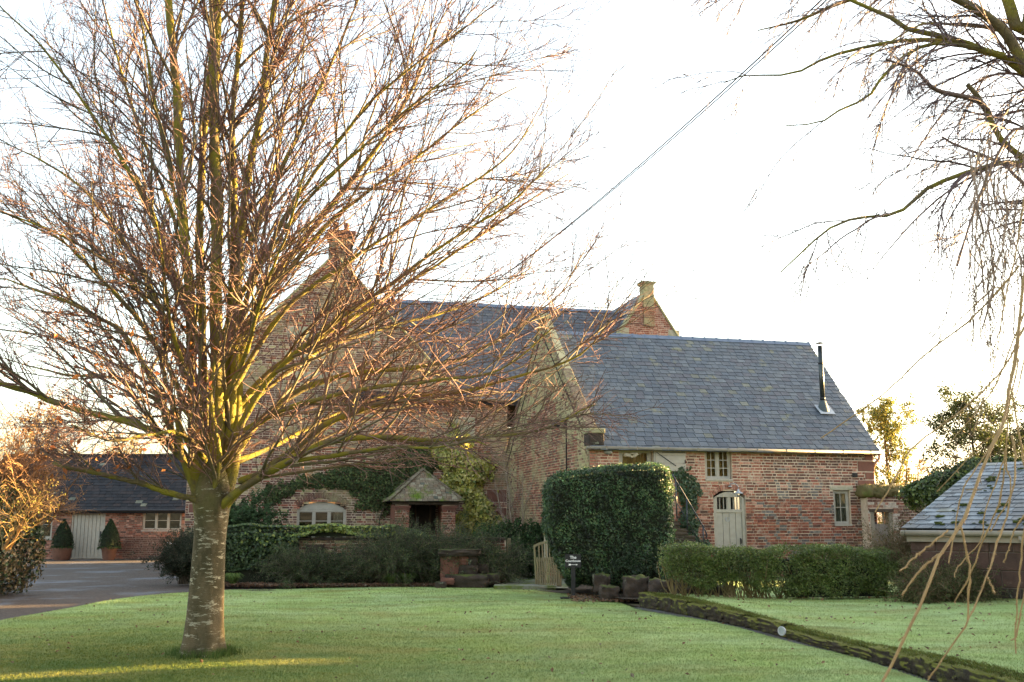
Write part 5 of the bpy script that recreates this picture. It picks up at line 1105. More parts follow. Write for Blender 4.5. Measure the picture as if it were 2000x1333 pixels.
# round lamp set in the edging
lq = G(1540, 1246); wlp = thing('path_light', 'round steel path light set in the mossy stone edging', 'light', (lq[0] - .11, lq[1] - .09, .10), 0); wlp.rotation_euler = (R(90), 0, R(-52))
MB().lathe([(.055, -.02), (.064, .0), (.064, .015), (.046, .02), (.044, .010)], sides=24).build('bezel', M_lead, wlp, smooth=True); MB().lathe([(.0, .013), (.044, .012)], sides=20).build('lens', mat('frosted_lens', (.30, .34, .36), rough=.3), wlp, smooth=True)

# --- outside steps with iron rail beside the barn
sx0 = FR(1321, 1045, -.9)[0]; stp = thing('stone_steps', 'worn stone steps with a black iron handrail rising to the barn loft', 'steps', BW(2.6, -.1, 0), BA)
for k in range(9):
    z1 = .30 + k * .19; xr_ = FR(1354, 1060, -.9)[0] - (k - 5) * .22; V, F = blob(((xr_ - .8 - 2.6), -.42, z1 - .095), (.82, .50, .092), seed=k, amp=.05, fl=.95, n=2); mk('step', V, F, M_mossy, stp)
def rp(px, py, w=-.95): s, z = FR(px, py, w); return np.array((s - 2.6, w + .1, z))
hr = MB().tube([rp(1313, 926), rp(1321, 940), rp(1373, 1028), rp(1381, 1045), rp(1379, 1052)], .02, 8).build('handrail', M_iron, stp, smooth=True)
MB().tube([rp(1303, 950), rp(1371, 1066)], .012, 6).build('lower_rail', M_iron, stp, smooth=True)
for px_, a, b in ((1341, 974, 1046), (1373, 1026, 1075), (1320, 938, 1012)): q = rp(px_, a); q2 = q.copy(); q2[2] = rp(px_, b)[2]; MB().tube([q, q2], .019, 8).build('rail_post', M_iron, stp, smooth=True)
# ================================================================ TREES
def bark_mat():
    m = bpy.data.materials.new('hornbeam_bark'); m.use_nodes = True; n = m.node_tree.nodes; l = m.node_tree.links; b = n['Principled BSDF']; b.inputs['Roughness'].default_value = .85; b.inputs['Specular IOR Level'].default_value = .2
    geo = n.new('ShaderNodeNewGeometry')
    def noise(s, sc3=(1, 1, 1), d=5, ro=.6):
        mp = n.new('ShaderNodeMapping'); mp.inputs['Scale'].default_value = sc3; l.new(geo.outputs['Position'], mp.inputs['Vector']); t = n.new('ShaderNodeTexNoise'); t.inputs['Scale'].default_value = s; t.inputs['Detail'].default_value = d; t.inputs['Roughness'].default_value = ro; l.new(mp.outputs[0], t.inputs['Vector']); return t.outputs['Fac']
    def mr(f, a, bb, lo=0, hi=1):
        x = n.new('ShaderNodeMapRange'); l.new(f, x.inputs[0])
        for i, v in enumerate((a, bb, lo, hi)): x.inputs[1 + i].default_value = v
        return x.outputs[0]
    def mix(f, a, bb):
        x = n.new('ShaderNodeMix'); x.data_type = 'RGBA'
        for v, k in ((f, 0), (a, 6), (bb, 7)):
            if isinstance(v, bpy.types.NodeSocket): l.new(v, x.inputs[k])
            else: x.inputs[k].default_value = v
        return x.outputs[2]
    col = mix(mr(noise(4, (1, 1, .5), 6, .7), .42, .58), (.105, .078, .042, 1), (.052, .042, .02, 1))
    col = mix(mr(noise(6.5, (1, 1, 3.6), 6, .75), .555, .60), col, (.30, .27, .19, 1))           # pale lichen streaks lying across the bark
    sx = n.new('ShaderNodeSeparateXYZ'); l.new(geo.outputs['Position'], sx.inputs[0]); sn = n.new('ShaderNodeSeparateXYZ'); l.new(geo.outputs['Normal'], sn.inputs[0])
    up = mr(sx.outputs[2], 1.5, 2.6); f = n.new('ShaderNodeMath'); f.operation = 'MULTIPLY'; l.new(up, f.inputs[0]); l.new(mr(noise(2.2), .40, .56), f.inputs[1])
    col = mix(f.outputs[0], col, (.105, .105, .02, 1))
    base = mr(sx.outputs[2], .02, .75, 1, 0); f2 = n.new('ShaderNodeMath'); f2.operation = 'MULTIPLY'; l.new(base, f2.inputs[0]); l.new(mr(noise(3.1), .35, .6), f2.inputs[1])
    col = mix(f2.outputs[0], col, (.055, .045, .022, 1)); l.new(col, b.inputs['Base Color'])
    bn = n.new('ShaderNodeBump'); bn.inputs['Strength'].default_value = .8; bn.inputs['Distance'].default_value = .02; l.new(noise(14, (1, 1, 2.5), 6, .7), bn.inputs['Height']); l.new(bn.outputs[0], b.inputs['Normal']); return m
M_bark = bark_mat()
M_limb = mat('mossy_limb', (.135, .102, .045), (.08, .062, .03), scale=9, c3=(.175, .15, .016), s3=2.4, th3=.43, w3=.12, bump=.8, bs=40)
TB = G(399, 1281); TX, TY = TB[0], TB[1]
tree = thing('bare_tree', 'large leafless tree with pale streaked trunk and mossy limbs on the left of the lawn', 'tree', (TX, TY, 0))
g = np.random.default_rng(101)
# trunk
prof = [(0, .30, -3), (.05, .272, 0), (.18, .245, 0), (.45, .222, 2), (.9, .205, 3), (1.4, .195, 6), (1.65, .208, 9), (1.85, .225, 12), (2.02, .225, 14), (2.2, .17, 12), (2.4, .06, 0)]
zz = np.linspace(0, 2.4, 60); rr_ = np.interp(zz, [p[0] for p in prof], [p[1] for p in prof]); NS = 36; an = np.linspace(0, 2 * np.pi, NS, endpoint=False); V = []
for z, r in zip(zz, rr_):
    cx = -.02 + .012 * z
    for a in an:
        fl = 1 + .12 * math.exp(-z / .25) * math.sin(a * 5 + 1) + .05 * mn.noise(Vector((math.cos(a) * 1.6, math.sin(a) * 1.6, z * .9))) + 1.1 * min(.25, max(0, z - 1.6)) * mn.noise(Vector((math.cos(a) * 2.5, math.sin(a) * 2.5, z * .5))); V.append((cx + r * fl * math.cos(a), r * fl * math.sin(a), z))
i = np.arange(NS); k = np.arange(59)[:, None] * NS; F = np.stack([k + i, k + (i + 1) % NS, k + NS + (i + 1) % NS, k + NS + i], -1).reshape(-1, 4)
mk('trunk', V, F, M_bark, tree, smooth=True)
limbs = [  # (pixel path, depth at start, depth at end, radius start, end)
 ([(404, 1000), (418, 950), (430, 900), (424, 850), (414, 790), (418, 720), (440, 640)], -.12, -.5, .06, .015),
 ([(392, 1000), (372, 930), (356, 880), (352, 820), (330, 740), (322, 680)], -.08, -.5, .075, .015),
 ([(392, 1010), (382, 930), (380, 800), (376, 600), (366, 450), (356, 200), (340, 0), (335, -220)], -.05, -.3, .11, .05),
 ([(412, 1010), (420, 900), (425, 800), (425, 600), (430, 400), (425, 200), (432, 0), (436, -260)], 0, .2, .145, .058),
 ([(428, 1005), (446, 880), (456, 700), (464, 500), (478, 350), (507, 200), (520, 60), (560, -150)], .05, .5, .11, .042),
 ([(432, 1005), (462, 880), (462, 800), (470, 680), (500, 590), (560, 500), (640, 400), (760, 240), (850, 60)], 0, .9, .095, .02),
 ([(402, 1005), (400, 900), (398, 760), (394, 600), (392, 450), (402, 250), (418, 50), (410, -180)], .1, .6, .10, .04),
 ([(432, 930), (440, 760), (450, 600), (458, 450), (450, 250), (470, 50), (480, -180)], .15, .6, .095, .034),
 ([(400, 990), (372, 972), (340, 962), (280, 945), (220, 930), (160, 915), (105, 905)], -.1, -.9, .06, .028),
 ([(398, 990), (376, 930), (345, 880), (290, 835), (230, 812), (150, 795), (70, 765), (0, 745), (-110, 715)], -.05, -.7, .085, .03),
 ([(385, 930), (345, 860), (310, 770), (275, 700), (235, 645), (180, 615), (120, 585), (0, 545)], .1, .8, .075, .012),
 ([(380, 830), (340, 740), (300, 670), (250, 600), (190, 540), (120, 470), (0, 410)], 0, -1.4, .06, .01),
 ([(372, 760), (320, 620), (260, 500), (190, 400), (110, 330), (-10, 265)], .1, 1.3, .06, .010),
 ([(377, 650), (320, 480), (260, 340), (180, 215), (90, 95), (-10, 0)], 0, -.8, .055, .01),
 ([(374, 575), (335, 410), (280, 270), (230, 130), (185, -40)], -.08, 1.0, .05, .012),
 ([(367, 470), (320, 270), (290, 120), (262, -60)], -.12, -.5, .05, .012),
 ([(420, 1000), (455, 968), (500, 935), (560, 900), (640, 862), (740, 852), (860, 860), (960, 855), (1060, 842), (1160, 792)], -.05, -1.6, .075, .008),
 ([(425, 1000), (470, 958), (520, 920), (600, 860), (660, 820), (770, 785), (900, 770), (1000, 745), (1120, 705), (1190, 630)], .0, -.9, .08, .008),
 ([(450, 900), (510, 820), (590, 760), (700, 728), (820, 716), (900, 700), (1010, 640), (1110, 560)], .05, .8, .07, .008),
 ([(450, 870), (520, 750), (630, 650), (760, 560), (880, 470), (1000, 395), (1075, 320)], 0, -1.2, .065, .008),
 ([(452, 810), (535, 720), (640, 650), (740, 590), (850, 520), (970, 440), (1110, 340)], .2, 1.3, .06, .008),
 ([(457, 680), (555, 535), (660, 420), (780, 330), (900, 240), (1010, 170)], .05, .7, .055, .008),
 ([(459, 640), (548, 440), (640, 300), (740, 180), (860, 90), (965, 10)], .2, -1.0, .055, .008),
 ([(463, 540), (545, 340), (620, 180), (680, 50), (735, -80)], .1, 1.0, .05, .012),
 ([(465, 900), (520, 880), (590, 845), (680, 800), (800, 770), (900, 790)], .1, 2.2, .05, .008),
 ([(470, 940), (560, 905), (660, 890), (760, 880), (850, 885), (950, 870)], -.1, -2.6, .05, .008),
 ([(400, 900), (360, 850), (300, 850), (220, 860), (140, 830)], -.2, -2.4, .045, .008),
 ([(390, 780), (350, 690), (330, 600), (320, 500), (300, 380)], -.2, -2.0, .045, .01),
 ([(440, 780), (480, 690), (510, 590), (560, 470), (600, 330)], -.2, -2.2, .045, .01),
 ([(430, 700), (470, 520), (520, 380), (560, 200), (600, 20)], .2, 2.2, .045, .01),
 ([(400, 700), (350, 560), (300, 420), (230, 280), (150, 150)], .2, 2.4, .045, .01),
 ([(420, 850), (300, 760), (190, 700), (90, 660), (-30, 640)], .2, 2.0, .045, .008),
 ([(450, 820), (600, 700), (760, 640), (900, 600), (1040, 520)], .2, 2.6, .05, .008),
 ([(380, 715), (290, 590), (200, 500), (90, 440), (-40, 400)], -.1, -1.9, .045, .008),
 ([(460, 590), (590, 400), (700, 290), (830, 180), (930, 100)], .2, -1.9, .045, .008),
 ([(385, 900), (330, 800), (230, 740), (120, 730), (10, 700)], .1, 1.3, .05, .008),
 ([(455, 760), (560, 600), (700, 500), (850, 400), (990, 300), (1060, 200)], 0, .2, .05, .008),
 ([(460, 850), (560, 800), (700, 760), (850, 745), (980, 720), (1080, 640)], -.1, -2.0, .05, .008),
]
LP, LRd = [], []
for pts, d0, d1, r0, r1 in limbs:
    n_ = len(pts); q = np.array([P(x, y, TY + d0 + (d1 - d0) * (i / (n_ - 1)) ** 1.1) for i, (x, y) in enumerate(pts)]) - np.array((TX, TY, 0))
    s = spline(q, 30); s[2:-1] += np.cumsum(g.normal(size=(27, 3)) * .006, axis=0); LP.append(s); LRd.append(np.interp(np.linspace(0, 1, 30), [0, .15, 1], [r0 * .85, r0 * .62, r1 * .85]))
LP = np.array(LP); LRd = np.array(LRd)
for q, r in zip(LP, LRd):
    V, F = tubes(q[None], (r * (1 + .10 * g.normal(size=30)))[None], 10); mk('limb', V, F, M_limb, tree, smooth=True)
TWC = np.array((.145, .082, .07))
BRC = np.array((.105, .085, .05))
out_bias = (0, 0, .05)
k1, r1 = kids(LP, LRd, 15, (.12, .98), (.5, .6, 2.6), (18, 48), 14, .055, .004, rk=.55, rtip=.003, rmax=.022, bias=out_bias, g=g)
ok = (k1[:, -1, 2] > k1[:, 0, 2] - .15) & (k1[:, -1, 2] > 2.2); k1, r1 = k1[ok], r1[ok]
k2, r2 = kids(k1, r1, 11, (.10, 1), (.55, .25, 1.3), (18, 50), 10, .07, .004, rk=.6, rtip=.0026, rmax=.010, bias=out_bias, g=g)
ok = (k2[:, -1, 2] > 2.05); k2, r2 = k2[ok], r2[ok]
k3, r3 = kids(k2, r2, 4, (.15, 1), (.5, .12, .55), (18, 48), 6, .10, .01, rk=.7, rtip=.0018, rmax=.005, bias=out_bias, g=g)
# twiglets straight off limbs and boughs
k4, r4 = kids(LP[:, 3:], LRd[:, 3:], 34, (.0, .95), (.10, .15, .55), (35, 75), 6, .16, .03, rk=.2, rtip=.0022, rmax=.006, g=g)
V, F = tubes(k1, r1, 5); mk('branches', V, F, M_twig, tree, np.repeat(BRC[None] * g.uniform(.7, 1.3, (len(k1), 1)), 14 * 5, axis=0), smooth=True, kind='stuff')
mb = MB()
for q, r in ((k2, r2), (k3, r3), (k4, r4)):
    V, F = tubes(q, r, 3); mb.add(V, F, np.repeat(TWC[None] * g.uniform(.6, 1.4, (len(q), 1)), q.shape[1] * 3, axis=0))
mb.build('twigs', M_twig, tree, kind='stuff')
# last dead leaves, mostly on the low left boughs
src = np.concatenate([k3[:, -1], k4[:, -1]]); w = src + np.array((TX, TY, 0)); sel = np.where((w[:, 2] > 2.1) & (w[:, 2] < 4.6) & (w[:, 0] < TX + .2) & (w[:, 0] > TX - 2.6))[0]
sel = g.choice(sel, min(330, len(sel)), replace=False); q = src[sel] + g.normal(size=(len(sel), 3)) * .03 - (0, 0, .04)
V, F, cc = leaves(q, g.normal(size=q.shape) + (0, -.6, 0), .075, pick([(.30, .10, .035), (.36, .15, .05), (.22, .08, .03)], len(q), .2, g), g, asp=.55); mk('dead_leaves', V, F, M_leafm, tree, cc, kind='stuff')

# --- the weeping tree, trunk just outside the frame on the right
WX, WY = 7.2, 9.6; wt_ = thing('weeping_tree', 'weeping bare tree whose long golden twigs hang down the right side', 'tree', (WX, WY, .2))
g = np.random.default_rng(202)
MB().tube(spline([(0, 0, -.2), (.05, 0, 1.5), (-.1, 0, 3.2), (-.3, 0, 5), (-.2, .1, 7.5)], 24), np.linspace(.32, .12, 24), 14).build('trunk', M_bark, wt_, smooth=True)
wl_ = [([(2180, 420), (2000, 124), (1956, 56), (1907, 19), (1862, -5), (1800, -40)], 0, -.3, .10, .03), ([(2200, 380), (2000, 142), (1915, 97), (1855, 75), (1769, 56), (1742, 36), (1660, 0), (1600, -30)], .1, .3, .075, .012),
 ([(2050, 150), (1915, 97), (1855, 82), (1769, 79), (1675, 96), (1611, 114), (1570, 137), (1510, 149), (1461, 146), (1412, 163)], .15, .8, .05, .005), ([(1980, 120), (1844, 86), (1787, 97), (1742, 131), (1712, 165), (1694, 191), (1637, 217), (1600, 240), (1535, 246)], .1, -.2, .045, .005),
 ([(2200, 480), (2080, 370), (2000, 311), (1953, 270), (1919, 202), (1889, 165)], 0, -.2, .06, .02), ([(1935, 230), (1908, 197), (1829, 176), (1788, 139), (1731, 116)], -.1, -.6, .03, .008),
 ([(2150, 380), (2000, 319), (1900, 334), (1806, 371), (1776, 403), (1731, 422), (1675, 426), (1615, 450), (1525, 532)], 0, -.8, .045, .005), ([(2100, 60), (2000, 79), (1938, 56), (1840, 47), (1806, 45), (1750, 75), (1700, 110)], .2, .6, .04, .006),
 ([(2150, 480), (2000, 360), (1956, 319), (1870, 285), (1840, 268)], .1, .5, .035, .01), ([(2080, -60), (2000, 60), (1975, 20), (1960, -30)], 0, 0, .08, .05), ([(2150, 200), (2000, 148), (1930, 150), (1860, 200), (1800, 280), (1770, 330)], .3, .9, .03, .005),
 ([(2150, 300), (2000, 250), (1950, 300), (1900, 420), (1870, 520)], -.2, -1.2, .03, .006), ([(1900, -60), (1780, -20), (1660, 0), (1560, 40), (1480, 60)], .3, 1.2, .04, .006), ([(1800, -60), (1620, -30), (1480, -10), (1380, -5)], .3, 1.2, .03, .006)]
Q, Qr = [], []
for pts, d0, d1, r0, r1 in wl_:
    n_ = len(pts); q = np.array([P(x, y, WY - 1 + d0 + (d1 - d0) * i / (n_ - 1)) for i, (x, y) in enumerate(pts)]); q -= np.array((WX, WY, .2)); q = np.concatenate([[(-.15, 0, min(max(q[0][2] - .5, 2.5), 6.8))], q]) if pts[0][0] > 1975 else q; s = spline(q, 30); Q.append(s); Qr.append(np.linspace(r0, r1, 30)); V, F = tubes(s[None], Qr[-1][None], 8); mk('limb', V, F, M_limb if r0 > .035 else mat('young_limb', (.13, .085, .07), (.10, .065, .05), scale=8), wt_, smooth=True)
Q, Qr = np.array(Q), np.array(Qr)
k1, r1 = kids(Q, Qr, 14, (.2, 1), (.3, .35, 1.5), (20, 60), 12, .07, -.045, rk=.5, rtip=.003, rmax=.011, bias=(-.3, 0, -.2), g=g)
k2, r2 = kids(k1, r1, 7, (.1, 1), (.6, .2, 1.1), (18, 50), 9, .07, -.10, rk=.6, rtip=.0023, rmax=.005, g=g)
k3, r3 = kids(k2, r2, 4, (.1, 1), (.5, .08, .5), (20, 50), 5, .09, -.08, rk=.7, rtip=.0013, rmax=.003, g=g)
mb = MB()
for q, r, nsd in ((k1, r1, 4), (k2, r2, 3), (k3, r3, 3)): V, F = tubes(q, r, nsd); mb.add(V, F, np.repeat(np.array((.11, .075, .075))[None] * g.uniform(.6, 1.4, (len(q), 1)), q.shape[1] * nsd, axis=0))
mb.build('twigs', M_twig, wt_, kind='stuff')
# near hanging shoots
M_gold = mat('golden_shoot', (.30, .19, .075), (.22, .13, .05), scale=30, rough=.6, bump=.3, bs=120)
near = [([(2010, 430), (1992, 620), (1975, 740), (1964, 800), (1952, 848), (1916, 920), (1896, 980), (1876, 1028), (1840, 1080), (1820, 1128), (1780, 1220), (1715, 1350), (1690, 1400)], 3.6, 3.0, .0075, .005),
 ([(1876, 1028), (1888, 1080), (1894, 1120), (1890, 1170), (1890, 1212), (1880, 1232), (1840, 1288), (1812, 1328)], 3.35, 3.35, .0045, .003), ([(1964, 880), (1952, 980), (1920, 1056), (1896, 1120), (1864, 1178)], 3.8, 3.9, .004, .0028),
 ([(1976, 852), (1984, 920), (1960, 1024), (1944, 1072), (1928, 1128), (1896, 1200), (1880, 1232)], 3.7, 3.4, .0045, .003), ([(1928, 1128), (1938, 1148), (1943, 1161)], 3.55, 3.5, .003, .003), ([(2030, 960), (2000, 1040), (1992, 1120), (1984, 1220), (1983, 1275)], 3.6, 3.6, .004, .003),
 ([(1840, 1080), (1800, 1112), (1762, 1162)], 3.25, 3.2, .005, .003), ([(1852, 1036), (1800, 1078), (1757, 1116)], 3.3, 3.2, .004, .003), ([(2010, 990), (1980, 1040), (1968, 1080), (1960, 1100)], 4, 4, .004, .003), ([(1964, 820), (1930, 880), (1880, 960), (1860, 1060), (1852, 1100)], 4.2, 4.1, .004, .003),
 ([(1990, 700), (1970, 800), (1965, 900), (1975, 960), (1950, 1010), (1935, 1040)], 4.2, 4.2, .004, .003), ([(2020, 560), (1985, 650), (1940, 760), (1860, 860), (1800, 930)], 4.6, 4.8, .005, .002), ([(1990, 520), (1900, 620), (1810, 690), (1720, 775), (1602, 856)], 5, 5.2, .006, .0035), ([(2000, 640), (1960, 720), (1880, 800), (1800, 860), (1775, 885), (1740, 950), (1709, 1002)], 4.2, 4, .005, .003),
 ([(1976, 760), (2000, 900), (2020, 1010), (1990, 1220), (1976, 1250)], 3.8, 3.7, .004, .003), ([(1960, 900), (1925, 1000), (1918, 1050), (1870, 1110), (1864, 1130)], 4.4, 4.3, .0035, .0025), ([(2010, 300), (1990, 460), (1960, 600), (1945, 700), (1900, 850)], 5, 4.6, .006, .002), ([(2015, 500), (2000, 700), (1965, 820), (1905, 880), (1830, 960)], 4.4, 4.4, .004, .002), ([(1964, 600), (1950, 560), (1890, 610), (1815, 690)], 5, 5.1, .005, .002)]
NQ, NR = [], []
for pts, d0, d1, r0, r1 in near:
    n_ = len(pts); q = np.array([P(x, y, d0 + (d1 - d0) * i / (n_ - 1)) for i, (x, y) in enumerate(pts)]) - np.array((WX, WY, .2)); s = spline(q, 22) + g.normal(size=(22, 3)) * .0015; r = np.linspace(r0, r1, 22) * .8 * (1 + .3 * (g.random(22) < .2)); V, F = tubes(s[None], r[None], 7); mk('hanging_shoot', V, F, M_gold, wt_, smooth=True); NQ.append(s); NR.append(r)
NQ, NR = np.array(NQ), np.array(NR)
b1, br = kids(NQ, NR, 16, (.05, 1), (.02, .008, .035), (25, 60), 4, .15, .02, rk=.7, rtip=.0011, rmax=.0022, g=g); V, F = tubes(b1, br, 4); mk('buds', V, F, M_gold, wt_, kind='stuff')
# fine long trails that join the near shoots to the crown and fill the right edge
n = 60; a = np.stack([g.uniform(1890, 2080, n), g.uniform(150, 560, n)], 1); S = []
for x, y in a:
    D = g.uniform(4.5, 8.5); L = g.uniform(180, 480); dx = g.uniform(-60, 20); S.append(spline([P(x, y, D), P(x + dx * .2, y + L * .4, D), P(x + dx * .6, y + L * .75, D), P(x + dx, y + L, D)], 10) - np.array((WX, WY, .2)))
S = np.array(S); S[:, 1:-1] += g.normal(size=(n, 8, 3)) * .02; Sr = np.linspace(.005, .0015, 10)[None] * g.uniform(.6, 1.2, (n, 1)); k5, r5 = kids(S, Sr, 5, (.1, 1), (.25, .1, .5), (15, 40), 5, .1, -.1, rk=.6, rtip=.0012, rmax=.003, g=g); mb = MB()
for q, r in ((S, Sr), (k5, r5)): V, F = tubes(q, r, 3); mb.add(V, F, np.repeat(np.array((.17, .11, .075))[None] * g.uniform(.6, 1.4, (len(q), 1)), q.shape[1] * 3, axis=0))
mb.build('fine_trails', M_twig, wt_, kind='stuff')

# --- left boundary: ivy mound with bare hedge above, lit at the top
g = np.random.default_rng(303); q = G(40, 1170); lb = thing('overgrown_hedge', 'overgrown ivy mound with golden leafless twigs at the left edge of the drive', 'hedge', (-13.15, 23.4, 0))
n = 26000; v, nn = shell(n, np.zeros(3), np.array((2.15, 1.6, 1.45)), g, e=3.0, jit=.05); v += nn * lumps(v, .35, 1.0, 5); v[:, 2] += 1.3; k = v[:, 2] > .0; v, nn = v[k], nn[k]
tan = (v[:, 2] < 1.0 + .4 * np.sin(v[:, 0] * 3)) & (v[:, 0] > .9) & (g.random(len(v)) < .6)
c = np.where(tan[:, None], pick([(.16, .11, .05), (.12, .085, .04)], len(v), .2, g), pick([(.035, .055, .022), (.05, .075, .03), (.02, .035, .015)], len(v), .25, g)); V, F, cc = leaves(v, nn + g.normal(size=v.shape) * .6, .085, c, g, asp=.85); mk('ivy_foliage', V, F, M_leaf, lb, cc, kind='stuff')
m_ = MB(); core(m_, (0, 0, 1.25), (2.1, 1.5, 1.4), 7, .88, .12, .35); m_.build('foliage_core', M_core, lb)
n = 260; P0 = np.stack([g.uniform(-2.2, 2.5, n), g.uniform(-1, 1.2, n), g.uniform(1.3, 2.5, n)], 1); d = np.stack([g.normal(size=n) * .5 + .12, g.normal(size=n) * .4, np.ones(n)], 1); K = 9; out = np.empty((n, K, 3)); out[:, 0] = P0; p = P0.copy(); L = g.uniform(1.0, 2.5, n)[:, None]
for kk in range(1, K): d += g.normal(size=d.shape) * .16; d /= np.linalg.norm(d, axis=1, keepdims=True); p = p + d * L / (K - 1); out[:, kk] = p
Rr = np.linspace(.016, .005, K)[None] * g.uniform(.6, 1.3, (n, 1)); k1, r1 = kids(out, Rr, 9, (.1, 1), (.5, .25, .9), (20, 60), 7, .2, -.02, g=g, rtip=.003, rmax=.008); k2, r2 = kids(k1, r1, 4, (.1, 1), (.5, .12, .45), (25, 65), 5, .22, -.02, g=g, rtip=.0025, rmax=.005); mb = MB()
for q, r in ((out, Rr), (k1, r1), (k2, r2)): V, F = tubes(q, r, 3); mb.add(V, F, np.repeat(np.array((.21, .11, .05))[None] * g.uniform(.6, 1.3, (len(q), 1)), q.shape[1] * 3, axis=0))
mb.build('twigs', M_twig, lb, kind='stuff')
n = 1500; i = g.integers(0, len(k2), n); V, F, cc = leaves(k2[i, -1], g.normal(size=(n, 3)), .06, pick([(.26, .14, .05), (.18, .12, .04)], n, .2, g), g); mk('dead_leaves', V, F, M_leafm, lb, cc, kind='stuff')
# single golden shoot in front of the mound
arching('golden_sprig', 'small sunlit sprig of upright shoots against the dark ivy mound', 12, 20.6, .35, 1.0, 20, 304, leafy=.12, pal=[(.25, .22, .05)], twc=(.24, .15, .06), z0=1.05, droop=-.01, base=.15, depth=.2, kid=5, asym=.35)

# --- trees beyond
def small_tree(name, label, px, base_y, top_y, Y, wpx, seed, pal, size, nleaf, twc=(.16, .11, .07), n1=34, conifer=False, group=None, cat='tree', z0=0, lean=0):
    g = np.random.default_rng(seed); b = P(px, base_y, Y); H_ = P(px, top_y, Y)[2] - z0; W = wpx * Y / 2000; t = thing(name, label, cat, (b[0], Y, z0), 0, group)
    tr = spline([(0, 0, 0), (.02 * H_, 0, H_ * .35), (-.01 * H_, 0, H_ * .7), (lean, 0, H_)], 20)[None]; r = np.linspace(.03 * H_ * .55 + .03, .012, 20)[None]; V, F = tubes(tr, r, 8); mk('trunk', V, F, M_oak, t, smooth=True)
    k1, r1 = kids(tr, r, n1, (.15, .97), (.5, W * .35, W * .62), (60, 95) if conifer else (25, 60), 8, .08, -.02 if conifer else .03, g=g, rtip=.006, rmax=.03); k2, r2 = kids(k1, r1, 6, (.2, 1), (.5, .15, W * .4), (25, 60), 5, .12, 0, g=g, rtip=.005, rmax=.012); k3, r3 = kids(k2, r2, 3, (.2, 1), (.5, .1, W * .22), (25, 60), 4, .12, 0, g=g, rtip=.004, rmax=.008)
    mb = MB()
    for q, rr in ((k1, r1), (k2, r2), (k3, r3)): V, F = tubes(q, rr, 3); mb.add(V, F, twc)
    mb.build('crown_branches', M_twig, t, kind='stuff')
    if nleaf:
        src = np.concatenate([k2[:, 1:].reshape(-1, 3), k3.reshape(-1, 3), k3.reshape(-1, 3)]); i = g.integers(0, len(src), nleaf); q = src[i] + g.normal(size=(nleaf, 3)) * (.12 if conifer else .07); V, F, cc = leaves(q, g.normal(size=(nleaf, 3)) + (0, 0, .6), size, pick(pal, nleaf, .25, g), g, asp=.4 if conifer else .7); mk('crown_foliage', V, F, M_leafm if conifer else M_leaf, t, cc, kind='stuff')
    return t
small_tree('leafy_tree', 'slim yellow green leafy tree just beyond the right end of the barn', 1742, 1020, 812, 40, 118, 401, [(.16, .17, .03), (.24, .22, .05), (.10, .13, .03)], .10, 9000, n1=46)
small_tree('conifer', 'tall dark conifer beyond the slate shed, half veiled by hanging twigs', 1915, 1020, 780, 44, 150, 402, [(.06, .08, .025), (.08, .09, .03), (.04, .055, .02)], .15, 13000, conifer=True, n1=60)
small_tree('conifer', 'second dark conifer at the right edge behind the weeping twigs', 1990, 1020, 800, 46, 140, 403, [(.035, .05, .02), (.05, .06, .03)], .15, 11000, conifer=True, n1=55)
small_tree('small_conifer', 'small dark conifer tip above the ivy mound beyond the garden wall', 1852, 1020, 898, 42, 44, 404, [(.03, .045, .02)], .2, 1800, conifer=True, n1=24)
for i, (px, ty, lab) in enumerate([(1778, 900, 'thin bare sapling just right of the yellow green tree'), (1800, 908, 'thin bare sapling behind the middle of the garden wall'), (1822, 915, 'thin bare sapling nearest the ivy mound beyond the garden wall')]):
    small_tree('bare_sapling', lab, px, 1020, ty, 39, 26, 410 + i, [(.25, .18, .06)], .08, 200, n1=16, group='bare saplings beyond the garden wall', twc=(.22, .14, .07))
small_tree('bare_tree', 'low golden bare tree behind the roof of the far left outbuilding', 60, 1020, 820, 55, 150, 420, [(.26, .17, .05)], .12, 3000, n1=50, twc=(.2, .13, .06))
small_tree('bare_tree', 'small hazy bare tree above the middle of the outbuilding roof', 235, 1020, 868, 58, 120, 421, [(.22, .16, .05)], .12, 2200, n1=44, twc=(.2, .13, .06))
# ivy on the garden wall by the shed
g = np.random.default_rng(430); q = P(1905, 940, 25.5); im = thing('ivy_mound', 'thick ivy on the garden wall above the slate shed, its crest glowing yellow', 'ivy', (q[0], 25.5, 0))
n = 14000; hw_ = np.array((1.55, .55, .45)); v, nn = shell(n, np.zeros(3), hw_, g, e=2.6, jit=.06); v += nn * lumps(v, .25, 1.6, 9); v[:, 2] += 2.58 + .16 * v[:, 0]
V, F, cc = leaves(v, nn + g.normal(size=v.shape) * .6, .085, pick([(.05, .08, .025), (.07, .10, .03), (.035, .055, .02), (.10, .13, .03)], len(v), .25, g), g, asp=.85); mk('foliage', V, F, M_leaf, im, cc, kind='stuff')
m_ = MB(); core(m_, (0, 0, 2.5), hw_, 3, .8, .1, .3); m_.build('foliage_core', M_core, im)
MB().box(-1.3, 1.5, -.05, .25, 0, 2.3).build('wall_behind', M_mortar, im)

# --- overhead cable
ca, cb_ = P(1640, -33, 14.), P(905, 590, 39.5); pts = np.array([ca + (cb_ - ca) * t - np.array((0, 0, .35 * 4 * t * (1 - t))) for t in np.linspace(0, 1, 40)])
cbl = thing('overhead_cable', 'twin overhead cable running down across the sky to the house roof', 'cable', ca)
MB().tube(pts - ca, .013, 6).build('wire', M_black, cbl, smooth=True); p2 = pts + np.linspace(1, 0, 40)[:, None] * np.array((.10, 0, .02)); MB().tube(p2 - ca, .011, 6).build('wire', M_black, cbl, smooth=True)

